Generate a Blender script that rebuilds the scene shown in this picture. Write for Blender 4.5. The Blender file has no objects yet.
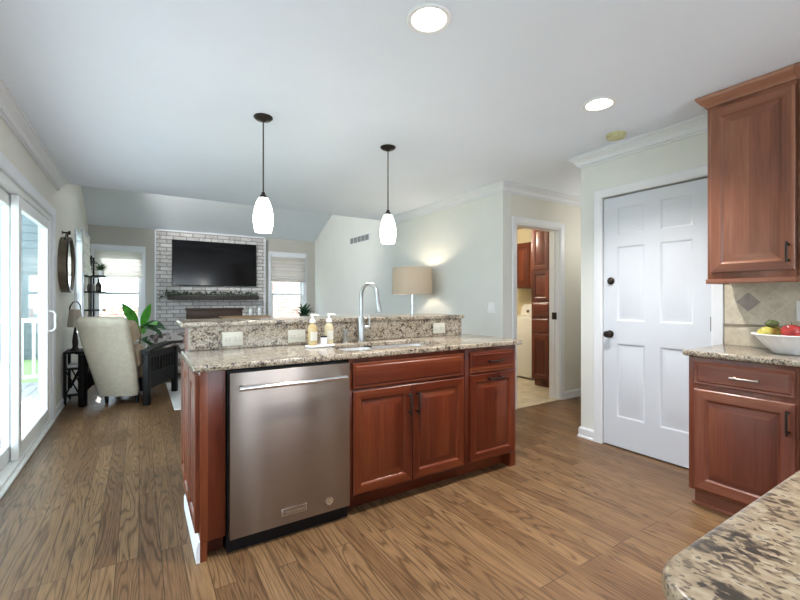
import bpy, bmesh, math, random
from mathutils import Vector, Matrix
random.seed(7)
D = bpy.data; S = bpy.context.scene; COL = S.collection
PI = math.pi
def R(a): return math.radians(a)

# ---------------------------------------------------------------- camera, world, lights, exposure
YAW = 32.34
cam_d = D.cameras.new('camera'); cam = D.objects.new('camera', cam_d); COL.objects.link(cam)
cam.location = (0, 0, 1.22); cam.rotation_euler = (R(90), 0, R(-YAW))
cam_d.sensor_width = 36; cam_d.lens = 412.2 / 800 * 36; cam_d.shift_y = -1.6 / 800; cam_d.clip_start = 0.02
S.camera = cam
S.view_settings.view_transform = 'Standard'; S.view_settings.look = 'None'
S.view_settings.gamma = 1; S.view_settings.use_curve_mapping = False
S.view_settings.exposure = 1.36

w = D.worlds.new('sky'); S.world = w; w.use_nodes = True
bg = w.node_tree.nodes['Background']; bg.inputs[0].default_value = (0.80, 0.90, 1.0, 1); bg.inputs[1].default_value = 3.2

def light(name, kind, loc, energy, color=(1, 1, 1), **kw):
    l = D.lights.new(name, kind); l.energy = energy; l.color = color
    for k, v in kw.items():
        if k not in ('rot', 'target'): setattr(l, k, v)
    o = D.objects.new(name, l); COL.objects.link(o); o.location = loc
    if 'rot' in kw: o.rotation_euler = kw['rot']
    if 'target' in kw: o.rotation_euler = Vector(kw['target']).to_track_quat('-Z', 'Y').to_euler()
    return o
light('sun', 'SUN', (-6, 14, 9), 9.0, (1, 0.97, 0.92), angle=R(0.8), target=(0.28, -1.0, -0.75))
# daylight: portals in the glazing let the sky in cleanly
def portal(name, loc, sx, sy, target):
    l = light(name, 'AREA', loc, 1, shape='RECTANGLE', size=sx, size_y=sy, target=target); l.data.cycles.is_portal = True
portal('portal_patio_door', (-0.9, 3.1, 1.02), 4.4, 2.0, (1, 0, 0))
portal('portal_kitchen_window', (1.3, -2.95, 1.475), 3.0, 1.45, (0, 1, 0))
portal('portal_far_window', (-0.30, 8.97, 1.43), 0.7, 1.35, (0, -1, 0))
portal('portal_far_window', (2.71, 8.97, 1.43), 0.7, 1.35, (0, -1, 0))
portal('portal_side_window', (-0.9, 7.53, 1.43), 0.85, 1.4, (1, 0, 0))
# unseen fill spot added to brighten the vault, above the kitchen ceiling line
light('vault_fill', 'SPOT', (-0.15, 5.95, 3.0), 95, (1.0, 0.98, 0.95), shadow_soft_size=0.10, spot_size=R(104), spot_blend=0.5, target=(1.0, 0.76, 0.05))

# ---------------------------------------------------------------- geometry helpers
class MB:
    def __init__(self): self.bm = bmesh.new()
    def _fin(self, vs, M=None, bev=0, seg=2, mat=0):
        if M is not None: bmesh.ops.transform(self.bm, matrix=M, verts=vs)
        fs = {f for v in vs for f in v.link_faces}
        for f in fs: f.material_index = mat
        if bev > 0:
            es = list({e for v in vs for e in v.link_edges})
            bmesh.ops.bevel(self.bm, geom=es, offset=bev, segments=seg, affect='EDGES', profile=0.5, clamp_overlap=True)
    def box(self, x0, x1, y0, y1, z0, z1, bev=0, seg=2, mat=0, M=None):
        r = bmesh.ops.create_cube(self.bm, size=1)
        T = Matrix.Translation(((x0+x1)/2, (y0+y1)/2, (z0+z1)/2)) @ Matrix.Diagonal((abs(x1-x0), abs(y1-y0), abs(z1-z0), 1))
        bmesh.ops.transform(self.bm, matrix=T, verts=r['verts'])
        self._fin(r['verts'], M, bev, seg, mat); return self
    def cyl(self, p0, p1, r0, r1=None, n=24, mat=0, bev=0):
        r1 = r0 if r1 is None else r1
        p0, p1 = Vector(p0), Vector(p1); d = p1 - p0
        r = bmesh.ops.create_cone(self.bm, cap_ends=True, segments=n, radius1=r0, radius2=r1, depth=d.length)
        M = Matrix.Translation((p0+p1)/2) @ d.to_track_quat('Z', 'Y').to_matrix().to_4x4()
        self._fin(r['verts'], M, 0, 2, mat); return self
    def ball(self, c, r, n=20, mat=0, M=None):
        r = (r, r, r) if not hasattr(r, '__len__') else r
        q = bmesh.ops.create_uvsphere(self.bm, u_segments=n, v_segments=max(8, n*2//3), radius=1)
        T = Matrix.Translation(c) @ (M if M is not None else Matrix()) @ Matrix.Diagonal((*r, 1))
        self._fin(q['verts'], T, 0, 2, mat); return self
    def lathe(self, prof, c=(0, 0, 0), n=40, mat=0, M=None, wob=None):
        rings = []; c = Vector(c)
        for (r, z) in prof:
            if r < 1e-5: rings.append([self.bm.verts.new(c + Vector((0, 0, z)))])
            else:
                ring = []
                for k in range(n):
                    a = 2*PI*k/n; rr = r * (wob(a, z) if wob else 1)
                    ring.append(self.bm.verts.new(c + Vector((rr*math.cos(a), rr*math.sin(a), z))))
                rings.append(ring)
        fs = []
        for A, B in zip(rings, rings[1:]):
            for k in range(n):
                a0, a1 = A[k % len(A)], A[(k+1) % len(A)]; b0, b1 = B[k % len(B)], B[(k+1) % len(B)]
                vs = []
                for v in (a0, a1, b1, b0):
                    if v not in vs: vs.append(v)
                if len(vs) > 2:
                    f = self.bm.faces.new(vs); f.material_index = mat; fs.append(f)
        if M is not None: bmesh.ops.transform(self.bm, matrix=M, verts=[v for r in rings for v in r])
        return self
    def tube(self, pts, rad, n=12, mat=0, flat=1.0):
        pts = [Vector(p) for p in pts]; N = len(pts)
        rad = [rad]*N if not hasattr(rad, '__len__') else rad
        t0 = (pts[1]-pts[0]).normalized(); up = Vector((0, 0, 1)) if abs(t0.z) < 0.9 else Vector((1, 0, 0))
        u = t0.cross(up).normalized(); rings = []
        for i, p in enumerate(pts):
            t = (pts[min(i+1, N-1)] - pts[max(i-1, 0)]).normalized()
            u = (u - t*u.dot(t)).normalized(); v = t.cross(u)
            rings.append([self.bm.verts.new(p + rad[i]*(u*math.cos(2*PI*k/n) + v*flat*math.sin(2*PI*k/n))) for k in range(n)])
        for A, B in zip(rings, rings[1:]):
            for k in range(n):
                f = self.bm.faces.new((A[k], A[(k+1) % n], B[(k+1) % n], B[k])); f.material_index = mat
        for r in (rings[0][::-1], rings[-1]):
            f = self.bm.faces.new(r); f.material_index = mat
        return self
    def prism(self, poly, to3, h0, h1, mat=0, bev=0):
        a = [self.bm.verts.new(to3(x, y, h0)) for x, y in poly]; b = [self.bm.verts.new(to3(x, y, h1)) for x, y in poly]
        n = len(poly); fs = [self.bm.faces.new(a[::-1]), self.bm.faces.new(b)]
        for k in range(n): fs.append(self.bm.faces.new((a[k], a[(k+1) % n], b[(k+1) % n], b[k])))
        self._fin(a+b, None, bev, 2, mat); return self
    def sweep(self, path, prof, to3, closed=False, mat=0):
        """path: 2-D points; prof: closed list of (offset to the left of travel, height); mitred corners."""
        P = [Vector(p) for p in path]; n = len(P); rings = []
        for i, p in enumerate(P):
            a = P[i-1] if (i > 0 or closed) else None; b = P[(i+1) % n] if (i < n-1 or closed) else None
            d1 = (p-a).normalized() if a is not None else None; d2 = (b-p).normalized() if b is not None else None
            if d1 is None: d1 = d2
            if d2 is None: d2 = d1
            n1 = Vector((-d1.y, d1.x)); n2 = Vector((-d2.y, d2.x)); m = (n1+n2).normalized(); m = m / max(0.2, m.dot(n1))
            rings.append([self.bm.verts.new(to3(*(p + m*o), h)) for o, h in prof])
        k = len(prof); pairs = list(zip(rings, rings[1:])) + ([(rings[-1], rings[0])] if closed else [])
        for A, B in pairs:
            for j in range(k):
                f = self.bm.faces.new((A[j], A[(j+1) % k], B[(j+1) % k], B[j])); f.material_index = mat
        if not closed:
            for r in (rings[0][::-1], rings[-1]): self.bm.faces.new(r).material_index = mat
        return self
    def loops(self, x0, x1, z0, z1, prof, mv=0, mh=1, cap=True, capmat=None):
        """nested rectangles facing -y; prof: list of (inset, y)."""
        prev = None
        for ins, y in prof:
            cur = [self.bm.verts.new((x, y, z)) for x, z in ((x0+ins, z0+ins), (x1-ins, z0+ins), (x1-ins, z1-ins), (x0+ins, z1-ins))]
            if prev:
                for k in range(4):
                    f = self.bm.faces.new((prev[k], prev[(k+1) % 4], cur[(k+1) % 4], cur[k])); f.material_index = (mh, mv, mh, mv)[k]
            elif cap: self.bm.faces.new(cur[::-1]).material_index = mv
            prev = cur
        self.bm.faces.new(prev).material_index = mv if capmat is None else capmat
        return self
    def leaf(self, base, d, length, width, droop=0.3, fold=0.15, n=5, mat=0, twist=0):
        d = Vector(d).normalized(); side = d.cross(Vector((0, 0, 1)))
        side = side.normalized() if side.length > 1e-3 else Vector((1, 0, 0))
        side = Matrix.Rotation(twist, 3, d) @ side
        p = Vector(base); rows = []
        for i in range(n+1):
            t = i/n; wv = width*0.5*math.sin(PI*min(0.98, 0.06+0.92*t))**0.8
            q = p + d*(length*t) - Vector((0, 0, droop*length*t*t))
            nrm = side.cross(d)
            rows.append([self.bm.verts.new(q - side*wv + nrm*fold*wv), self.bm.verts.new(q), self.bm.verts.new(q + side*wv + nrm*fold*wv)])
        for A, B in zip(rows, rows[1:]):
            for k in range(2): self.bm.faces.new((A[k], A[k+1], B[k+1], B[k])).material_index = mat
        return self
    def build(self, name, mats, parent=None, ang=38, smooth=True, **props):
        bm = self.bm
        bmesh.ops.recalc_face_normals(bm, faces=bm.faces)
        if smooth:
            for f in bm.faces: f.smooth = True
            for e in bm.edges:
                if len(e.link_faces) == 2 and e.calc_face_angle(0) > R(ang): e.smooth = False
        me = D.meshes.new(name); bm.to_mesh(me); bm.free()
        for m in (mats if isinstance(mats, (list, tuple)) else [mats]): me.materials.append(m)
        o = D.objects.new(name, me); COL.objects.link(o)
        if parent: o.parent = parent
        for k, v in props.items(): o[k] = v
        return o

def thing(name, label, cat, loc=(0, 0, 0), rz=0, group=None):
    o = D.objects.new(name, None); COL.objects.link(o); o.location = loc; o.rotation_euler = (0, 0, R(rz)); o.empty_display_size = 0.1
    o['label'] = label; o['category'] = cat
    if group: o['group'] = group
    return o
def tag(o, label, cat, group=None):
    o['label'] = label; o['category'] = cat
    if group: o['group'] = group
    return o
def struct(o): o['kind'] = 'structure'; return o
def sroot(name, loc=(0, 0, 0), rz=0):
    o = D.objects.new(name, None); COL.objects.link(o); o.location = loc; o.rotation_euler = (0, 0, R(rz)); o['kind'] = 'structure'; return o
def copy_tree(o, parent=None):
    c = o.copy(); COL.objects.link(c)
    if parent: c.parent = parent
    for ch in list(o.children): copy_tree(ch, c)
    return c

def plate(name, outer, holes, h0, h1, mats, to3=None, parent=None, bev=0):
    """flat slab cut from an outline with holes; to3 maps (x, y, h) to 3-D."""
    cu = D.curves.new('outline', 'CURVE'); cu.dimensions = '2D'; cu.fill_mode = 'BOTH'
    cu.extrude = (h1-h0)/2 - bev
    if bev: cu.bevel_depth = bev; cu.bevel_resolution = 2; cu.offset = -bev
    for poly in [outer] + list(holes):
        sp = cu.splines.new('POLY'); sp.points.add(len(poly)-1)
        for p, q in zip(sp.points, poly): p.co = (q[0], q[1], 0, 1)
        sp.use_cyclic_u = True
    tmp = D.objects.new('outline', cu); COL.objects.link(tmp)
    dg = bpy.context.evaluated_depsgraph_get(); dg.update()
    me = D.meshes.new_from_object(tmp.evaluated_get(dg)); D.objects.remove(tmp); D.curves.remove(cu)
    bm = bmesh.new(); bm.from_mesh(me); D.meshes.remove(me)
    bmesh.ops.remove_doubles(bm, verts=bm.verts, dist=1e-5)
    for v in bm.verts:
        x, y, z = v.co; z = z + (h0+h1)/2
        v.co = to3(x, y, z) if to3 else (x, y, z)
    m = MB(); m.bm.free(); m.bm = bm
    return m.build(name, mats, parent, ang=50)
def circ(x, y, r, n=32): return [(x+r*math.cos(2*PI*k/n), y+r*math.sin(2*PI*k/n)) for k in range(n)]
def rrect(x0, x1, y0, y1, r, n=6):
    r = (r,)*4 if not hasattr(r, '__len__') else r; out = []
    for (cx, cy, rr, a0) in ((x0, y0, r[0], 180), (x1, y0, r[1], 270), (x1, y1, r[2], 0), (x0, y1, r[3], 90)):
        sx = 1 if cx == x0 else -1; sy = 1 if cy == y0 else -1
        if rr <= 0: out.append((cx, cy)); continue
        for k in range(n+1):
            a = R(a0 + 90*k/n); out.append((cx + sx*rr + rr*math.cos(a), cy + sy*rr + rr*math.sin(a)))
    return out
def rect(x0, x1, y0, y1): return [(x0, y0), (x1, y0), (x1, y1), (x0, y1)]

# ---------------------------------------------------------------- materials
def nmat(name):
    m = D.materials.new(name); m.use_nodes = True; t = m.node_tree
    return m, t, t.nodes['Principled BSDF']
def nd(t, typ, ins=None, **props):
    n = t.nodes.new(typ)
    for k, v in props.items(): setattr(n, k, v)
    for k, v in (ins or {}).items():
        if isinstance(v, bpy.types.NodeSocket): t.links.new(v, n.inputs[k])
        else: n.inputs[k].default_value = v
    return n
def ramp(t, fac, stops, interp='LINEAR'):
    n = t.nodes.new('ShaderNodeValToRGB'); n.color_ramp.interpolation = interp
    e = n.color_ramp.elements
    while len(e) < len(stops): e.new(0.5)
    for el, (p, c) in zip(e, stops): el.position = p; el.color = (*c, 1) if len(c) == 3 else c
    t.links.new(fac, n.inputs[0]); return n.outputs[0]
def math_(t, op, a, b=0.0, c=0.0):
    n = t.nodes.new('ShaderNodeMath'); n.operation = op
    for i, v in enumerate((a, b, c)):
        if isinstance(v, bpy.types.NodeSocket): t.links.new(v, n.inputs[i])
        else: n.inputs[i].default_value = v
    return n.outputs[0]
def mix(t, fac, a, b, mode='MIX'):
    n = t.nodes.new('ShaderNodeMix'); n.data_type = 'RGBA'; n.blend_type = mode
    for i, v in ((0, fac), (6, a), (7, b)):
        if isinstance(v, bpy.types.NodeSocket): t.links.new(v, n.inputs[i])
        else: n.inputs[i].default_value = v if i == 0 else ((*v, 1) if len(v) == 3 else v)
    return n.outputs[2]
def bump(t, b, h, strength=0.2, dist=0.01):
    n = nd(t, 'ShaderNodeBump', {'Strength': strength, 'Distance': dist, 'Height': h}); t.links.new(n.outputs[0], b.inputs['Normal'])
def plain(name, c, rough=0.5, metal=0, var=0.06, scale=12, bmp=0.0, coat=0, spec=0.5, alpha=None, sheen=0):
    m, t, b = nmat(name)
    tc = nd(t, 'ShaderNodeTexCoord'); ns = nd(t, 'ShaderNodeTexNoise', {'Vector': tc.outputs['Object'], 'Scale': scale, 'Detail': 4})
    lo = tuple(x*(1-var) for x in c); hi = tuple(min(1, x*(1+var)) for x in c)
    t.links.new(ramp(t, ns.outputs[0], [(0.3, lo), (0.7, hi)]), b.inputs['Base Color'])
    b.inputs['Roughness'].default_value = rough; b.inputs['Metallic'].default_value = metal
    b.inputs['Coat Weight'].default_value = coat; b.inputs['Specular IOR Level'].default_value = spec
    b.inputs['Sheen Weight'].default_value = sheen
    if bmp: bump(t, b, ns.outputs[0], bmp, 0.005)
    return m
def emis(name, c, s):
    m, t, b = nmat(name); b.inputs['Base Color'].default_value = (*c, 1)
    b.inputs['Emission Color'].default_value = (*c, 1); b.inputs['Emission Strength'].default_value = s; b.inputs['Roughness'].default_value = 0.3
    return m

def cherry_mat(name, horiz, c0, c1, c2, rough=0.3):
    m, t, b = nmat(name); tc = nd(t, 'ShaderNodeTexCoord'); oi = nd(t, 'ShaderNodeObjectInfo')
    off = nd(t, 'ShaderNodeVectorMath', {0: tc.outputs['Object']}, operation='ADD')
    cx = nd(t, 'ShaderNodeCombineXYZ', {0: math_(t, 'MULTIPLY', oi.outputs['Random'], 13.0), 1: math_(t, 'MULTIPLY', oi.outputs['Random'], 7.0), 2: math_(t, 'MULTIPLY', oi.outputs['Random'], 5.0)})
    t.links.new(cx.outputs[0], off.inputs[1])
    sc = (0.7, 8, 8) if horiz else (8, 8, 0.7)
    mp = nd(t, 'ShaderNodeMapping', {'Vector': off.outputs[0], 'Scale': sc})
    n1 = nd(t, 'ShaderNodeTexNoise', {'Vector': mp.outputs[0], 'Scale': 1.0, 'Detail': 2, 'Distortion': 0.15})
    g = math_(t, 'PINGPONG', math_(t, 'MULTIPLY', n1.outputs[0], 7.0), 1.0)
    sf = (6, 160, 160) if horiz else (160, 160, 6)
    mp2 = nd(t, 'ShaderNodeMapping', {'Vector': off.outputs[0], 'Scale': sf})
    n2 = nd(t, 'ShaderNodeTexNoise', {'Vector': mp2.outputs[0], 'Scale': 1.0, 'Detail': 2})
    # glued-up boards: wide steps of tone across the grain
    sp = nd(t, 'ShaderNodeSeparateXYZ', {0: off.outputs[0]})
    stp = math_(t, 'FLOOR', math_(t, 'MULTIPLY', sp.outputs[2 if horiz else 0], 11.0))
    wn = nd(t, 'ShaderNodeTexWhiteNoise', {'W': stp}, noise_dimensions='1D')
    v = math_(t, 'ADD', math_(t, 'MULTIPLY', g, 0.18), math_(t, 'ADD', math_(t, 'MULTIPLY', n2.outputs[0], 0.40), math_(t, 'MULTIPLY', wn.outputs[0], 0.42)))
    t.links.new(ramp(t, v, [(0.2, c0), (0.52, c1), (0.85, c2)]), b.inputs['Base Color'])
    b.inputs['Roughness'].default_value = rough; b.inputs['Coat Weight'].default_value = 0.08; b.inputs['Coat Roughness'].default_value = 0.12; b.inputs['Specular IOR Level'].default_value = 0.4
    bump(t, b, n2.outputs[0], 0.04, 0.002)
    return m
CH = ((0.058, 0.009, 0.0035), (0.112, 0.020, 0.0065), (0.19, 0.048, 0.016))
CH2 = ((0.145, 0.052, 0.030), (0.235, 0.090, 0.052), (0.35, 0.160, 0.095))  # island cherry made paler for the stronger light on the wall cabinets
CH3 = ((0.095, 0.024, 0.014), (0.16, 0.045, 0.025), (0.25, 0.095, 0.050))
cherry = [cherry_mat('cherry_upright', False, *CH), cherry_mat('cherry_level', True, *CH)]
cherry2 = [cherry_mat('lit_cherry_upright', False, *CH2), cherry_mat('lit_cherry_level', True, *CH2)]
cherry3 = [cherry_mat('mid_cherry_upright', False, *CH3), cherry_mat('mid_cherry_level', True, *CH3)]
darkred = [cherry_mat('mahogany_upright', False, (0.06, 0.012, 0.007), (0.12, 0.026, 0.014), (0.20, 0.05, 0.028)), cherry_mat('mahogany_level', True, (0.06, 0.012, 0.007), (0.12, 0.026, 0.014), (0.2, 0.05, 0.028))]

def oak_floor():
    m, t, b = nmat('oak_planks'); geo = nd(t, 'ShaderNodeNewGeometry'); sp = nd(t, 'ShaderNodeSeparateXYZ', {0: geo.outputs['Position']})
    X, Y = sp.outputs[0], sp.outputs[1]
    v = nd(t, 'ShaderNodeCombineXYZ', {0: Y, 1: X, 2: 0.0})
    br = nd(t, 'ShaderNodeTexBrick', {'Vector': v.outputs[0], 'Color1': (0, 0, 0, 1), 'Color2': (1, 1, 1, 1), 'Mortar': (0.5, 0.5, 0.5, 1), 'Scale': 1.0,
            'Mortar Size': 0.0018, 'Mortar Smooth': 0.3, 'Bias': 0.0, 'Brick Width': 1.15, 'Row Height': 0.089}, offset=0.37, offset_frequency=3, squash=1.0)
    rnd = nd(t, 'ShaderNodeSeparateColor', {0: br.outputs[0]}).outputs[0]
    gv = nd(t, 'ShaderNodeCombineXYZ', {0: math_(t, 'ADD', math_(t, 'MULTIPLY', X, 11.0), math_(t, 'MULTIPLY', rnd, 83.0)),
                                       1: math_(t, 'ADD', math_(t, 'MULTIPLY', Y, 0.85), math_(t, 'MULTIPLY', rnd, 29.0)), 2: math_(t, 'MULTIPLY', rnd, 41.0)})
    n1 = nd(t, 'ShaderNodeTexNoise', {'Vector': gv.outputs[0], 'Scale': 1.0, 'Detail': 1.2, 'Roughness': 0.4, 'Distortion': 0.35})
    ring = math_(t, 'PINGPONG', math_(t, 'MULTIPLY', n1.outputs[0], 31.0), 1.0)
    fv = nd(t, 'ShaderNodeCombineXYZ', {0: math_(t, 'MULTIPLY', X, 260.0), 1: math_(t, 'MULTIPLY', Y, 9.0), 2: rnd})
    n2 = nd(t, 'ShaderNodeTexNoise', {'Vector': fv.outputs[0], 'Scale': 1.0, 'Detail': 2.0})
    lo = nd(t, 'ShaderNodeTexNoise', {'Vector': geo.outputs['Position'], 'Scale': 1.3, 'Detail': 2.0})
    base = ramp(t, rnd, [(0.0, (0.135, 0.071, 0.033)), (0.3, (0.170, 0.096, 0.046)), (0.7, (0.205, 0.120, 0.059)), (0.85, (0.180, 0.103, 0.049)), (1.0, (0.140, 0.073, 0.035))])
    rg = ramp(t, ring, [(0.0, (0.50, 0.46, 0.43)), (0.18, (0.72, 0.70, 0.68)), (0.42, (1, 1, 1)), (1.0, (1.08, 1.08, 1.08))])
    c = mix(t, 1.0, base, rg, 'MULTIPLY')
    c = mix(t, 1.0, c, ramp(t, n2.outputs[0], [(0.3, (0.74, 0.72, 0.70)), (0.7, (1.12, 1.12, 1.12))]), 'MULTIPLY')
    c = mix(t, 0.7, c, ramp(t, lo.outputs[0], [(0.3, (0.88, 0.88, 0.88)), (0.7, (1.1, 1.1, 1.1))]), 'MULTIPLY')
    c = mix(t, br.outputs['Fac'], c, (0.04, 0.02, 0.01))
    t.links.new(c, b.inputs['Base Color'])
    t.links.new(ramp(t, n2.outputs[0], [(0.3, (0.44,)*3), (0.7, (0.34,)*3)]), b.inputs['Roughness'])
    b.inputs['Coat Weight'].default_value = 0.04; b.inputs['Coat Roughness'].default_value = 0.2; b.inputs['Specular IOR Level'].default_value = 0.32
    bump(t, b, math_(t, 'SUBTRACT', math_(t, 'MULTIPLY', ring, 0.3), br.outputs['Fac']), 0.12, 0.002)
    return m
def granite_mat(name, scale=1.0, stretch=(1, 1, 1), speck=0.81, rough=0.17, rot=0.35, tones=((0.0, (0.03, 0.024, 0.021)), (0.10, (0.085, 0.064, 0.048)), (0.20, (0.20, 0.15, 0.105)), (0.32, (0.29, 0.235, 0.17)), (0.5, (0.375, 0.315, 0.235)), (0.75, (0.45, 0.40, 0.325)), (0.95, (0.28, 0.255, 0.225)))):
    m, t, b = nmat(name); geo = nd(t, 'ShaderNodeNewGeometry')
    mp = nd(t, 'ShaderNodeMapping', {'Vector': geo.outputs['Position'], 'Scale': stretch, 'Rotation': (0, 0, rot)})
    wrp = nd(t, 'ShaderNodeTexNoise', {'Vector': mp.outputs[0], 'Scale': 60*scale, 'Detail': 2})
    vv = nd(t, 'ShaderNodeVectorMath', {0: mp.outputs[0], 1: nd(t, 'ShaderNodeVectorMath', {0: wrp.outputs[1], 'Scale': 0.016/scale}, operation='SCALE').outputs[0]}, operation='ADD')
    vo = nd(t, 'ShaderNodeTexVoronoi', {'Vector': vv.outputs[0], 'Scale': 105*scale, 'Smoothness': 0.35}, feature='SMOOTH_F1')
    r = nd(t, 'ShaderNodeSeparateColor', {0: vo.outputs['Color']}).outputs[0]
    big = nd(t, 'ShaderNodeTexNoise', {'Vector': mp.outputs[0], 'Scale': 17*scale, 'Detail': 3, 'Distortion': 0.8})
    k = math_(t, 'ADD', math_(t, 'MULTIPLY', r, 0.6), math_(t, 'MULTIPLY', math_(t, 'SUBTRACT', big.outputs[0], 0.5), 1.5))
    fine = nd(t, 'ShaderNodeTexNoise', {'Vector': mp.outputs[0], 'Scale': 120*scale, 'Detail': 3})
    k = math_(t, 'ADD', math_(t, 'ADD', k, 0.12), math_(t, 'MULTIPLY', math_(t, 'SUBTRACT', fine.outputs[0], 0.5), 0.55))
    c = ramp(t, k, tones)
    sm = nd(t, 'ShaderNodeTexVoronoi', {'Vector': vv.outputs[0], 'Scale': 210*scale})
    s2 = nd(t, 'ShaderNodeSeparateColor', {0: sm.outputs['Color']}).outputs[1]
    c = mix(t, math_(t, 'MULTIPLY', math_(t, 'GREATER_THAN', s2, speck), 0.75), c, (0.06, 0.045, 0.04))
    t.links.new(c, b.inputs['Base Color']); b.inputs['Roughness'].default_value = rough; b.inputs['Coat Weight'].default_value = 0.1; b.inputs['Coat Roughness'].default_value = 0.04
    return m
def brick_mat(name, c1, c2, mortar, plane='XZ', bw=0.215, rh=0.072, ms=0.010, dirt=0.5):
    m, t, b = nmat(name); geo = nd(t, 'ShaderNodeNewGeometry'); sp = nd(t, 'ShaderNodeSeparateXYZ', {0: geo.outputs['Position']})
    u = sp.outputs[0] if plane[0] == 'X' else sp.outputs[1]
    v = nd(t, 'ShaderNodeCombineXYZ', {0: u, 1: sp.outputs[2], 2: 0.0})
    br = nd(t, 'ShaderNodeTexBrick', {'Vector': v.outputs[0], 'Color1': (*c1, 1), 'Color2': (*c2, 1), 'Mortar': (*mortar, 1), 'Scale': 1.0, 'Mortar Size': ms, 'Mortar Smooth': 0.5, 'Brick Width': bw, 'Row Height': rh})
    n = nd(t, 'ShaderNodeTexNoise', {'Vector': geo.outputs['Position'], 'Scale': 14.0, 'Detail': 5, 'Roughness': 0.7})
    c = mix(t, math_(t, 'MULTIPLY', ramp(t, n.outputs[0], [(0.50, (0, 0, 0)), (0.68, (1, 1, 1))]), dirt), br.outputs[0], (0.22, 0.19, 0.17))
    t.links.new(c, b.inputs['Base Color']); b.inputs['Roughness'].default_value = 0.85
    bump(t, b, math_(t, 'SUBTRACT', math_(t, 'MULTIPLY', n.outputs[0], 0.5), br.outputs['Fac']), 0.6, 0.01)
    return m
def tile_floor_mat():
    m, t, b = nmat('beige_floor_tile'); geo = nd(t, 'ShaderNodeNewGeometry')
    br = nd(t, 'ShaderNodeTexBrick', {'Vector': geo.outputs['Position'], 'Color1': (0.50, 0.44, 0.34, 1), 'Color2': (0.58, 0.52, 0.41, 1), 'Mortar': (0.36, 0.31, 0.25, 1), 'Scale': 1.0, 'Mortar Size': 0.004, 'Brick Width': 0.33, 'Row Height': 0.33}, offset=0.0)
    n = nd(t, 'ShaderNodeTexNoise', {'Vector': geo.outputs['Position'], 'Scale': 7.0, 'Detail': 5})
    c = mix(t, 1.0, br.outputs[0], ramp(t, n.outputs[0], [(0.3, (0.78, 0.76, 0.72)), (0.7, (1.1, 1.1, 1.1))]), 'MULTIPLY')
    t.links.new(c, b.inputs['Base Color']); b.inputs['Roughness'].default_value = 0.35; return m
def diag_tile_mat():
    m, t, b = nmat('travertine_tile'); geo = nd(t, 'ShaderNodeNewGeometry'); sp = nd(t, 'ShaderNodeSeparateXYZ', {0: geo.outputs['Position']})
    y = math_(t, 'SUBTRACT', sp.outputs[1], 1.034); z = math_(t, 'SUBTRACT', sp.outputs[2], 1.197)
    P = 0.131
    a = math_(t, 'ADD', math_(t, 'DIVIDE', math_(t, 'ADD', y, z), P), 0.5); c_ = math_(t, 'ADD', math_(t, 'DIVIDE', math_(t, 'SUBTRACT', y, z), P), 0.5)
    fa = math_(t, 'ABSOLUTE', math_(t, 'SUBTRACT', math_(t, 'FRACT', a), 0.5)); fc = math_(t, 'ABSOLUTE', math_(t, 'SUBTRACT', math_(t, 'FRACT', c_), 0.5))
    g1 = math_(t, 'GREATER_THAN', math_(t, 'MAXIMUM', fa, fc), 0.482)
    ys = math_(t, 'ABSOLUTE', math_(t, 'SUBTRACT', math_(t, 'FRACT', math_(t, 'DIVIDE', y, 0.155)), 0.5)); g2 = math_(t, 'GREATER_THAN', ys, 0.488)
    low = math_(t, 'LESS_THAN', sp.outputs[2], 1.048)
    g = math_(t, 'ADD', math_(t, 'MULTIPLY', low, g2), math_(t, 'MULTIPLY', math_(t, 'SUBTRACT', 1.0, low), g1))
    cell = nd(t, 'ShaderNodeTexWhiteNoise', {'Vector': nd(t, 'ShaderNodeCombineXYZ', {0: math_(t, 'FLOOR', a), 1: math_(t, 'FLOOR', c_), 2: low}).outputs[0]})
    n = nd(t, 'ShaderNodeTexNoise', {'Vector': geo.outputs['Position'], 'Scale': 22.0, 'Detail': 6, 'Roughness': 0.65})
    c = ramp(t, n.outputs[0], [(0.25, (0.45, 0.38, 0.28)), (0.5, (0.57, 0.50, 0.39)), (0.75, (0.66, 0.60, 0.49))])
    c = mix(t, 1.0, c, ramp(t, cell.outputs[0], [(0, (0.9, 0.89, 0.87)), (1, (1.06, 1.06, 1.05))]), 'MULTIPLY')
    c = mix(t, g, c, (0.61, 0.55, 0.45))
    t.links.new(c, b.inputs['Base Color']); b.inputs['Roughness'].default_value = 0.4
    bump(t, b, math_(t, 'SUBTRACT', n.outputs[0], g), 0.12, 0.003); return m
def steel_mat(name, c=(0.33, 0.285, 0.255), rough=0.32, aniso=0.85):
    m, t, b = nmat(name); tc = nd(t, 'ShaderNodeTexCoord')
    mp = nd(t, 'ShaderNodeMapping', {'Vector': tc.outputs['Object'], 'Scale': (3, 3, 300)})
    n = nd(t, 'ShaderNodeTexNoise', {'Vector': mp.outputs[0], 'Scale': 1.5, 'Detail': 2})
    b.inputs['Metallic'].default_value = 1; b.inputs['Anisotropic'].default_value = aniso; b.inputs['Anisotropic Rotation'].default_value = 0.25
    t.links.new(ramp(t, n.outputs[0], [(0.3, tuple(x*0.95 for x in c)), (0.7, tuple(x*1.04 for x in c))]), b.inputs['Base Color'])
    t.links.new(ramp(t, n.outputs[0], [(0.3, (rough*0.95,)*3), (0.7, (rough*1.05,)*3)]), b.inputs['Roughness'])
    tg = nd(t, 'ShaderNodeTangent', direction_type='RADIAL', axis='Z'); t.links.new(tg.outputs[0], b.inputs['Tangent']); return m
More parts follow.
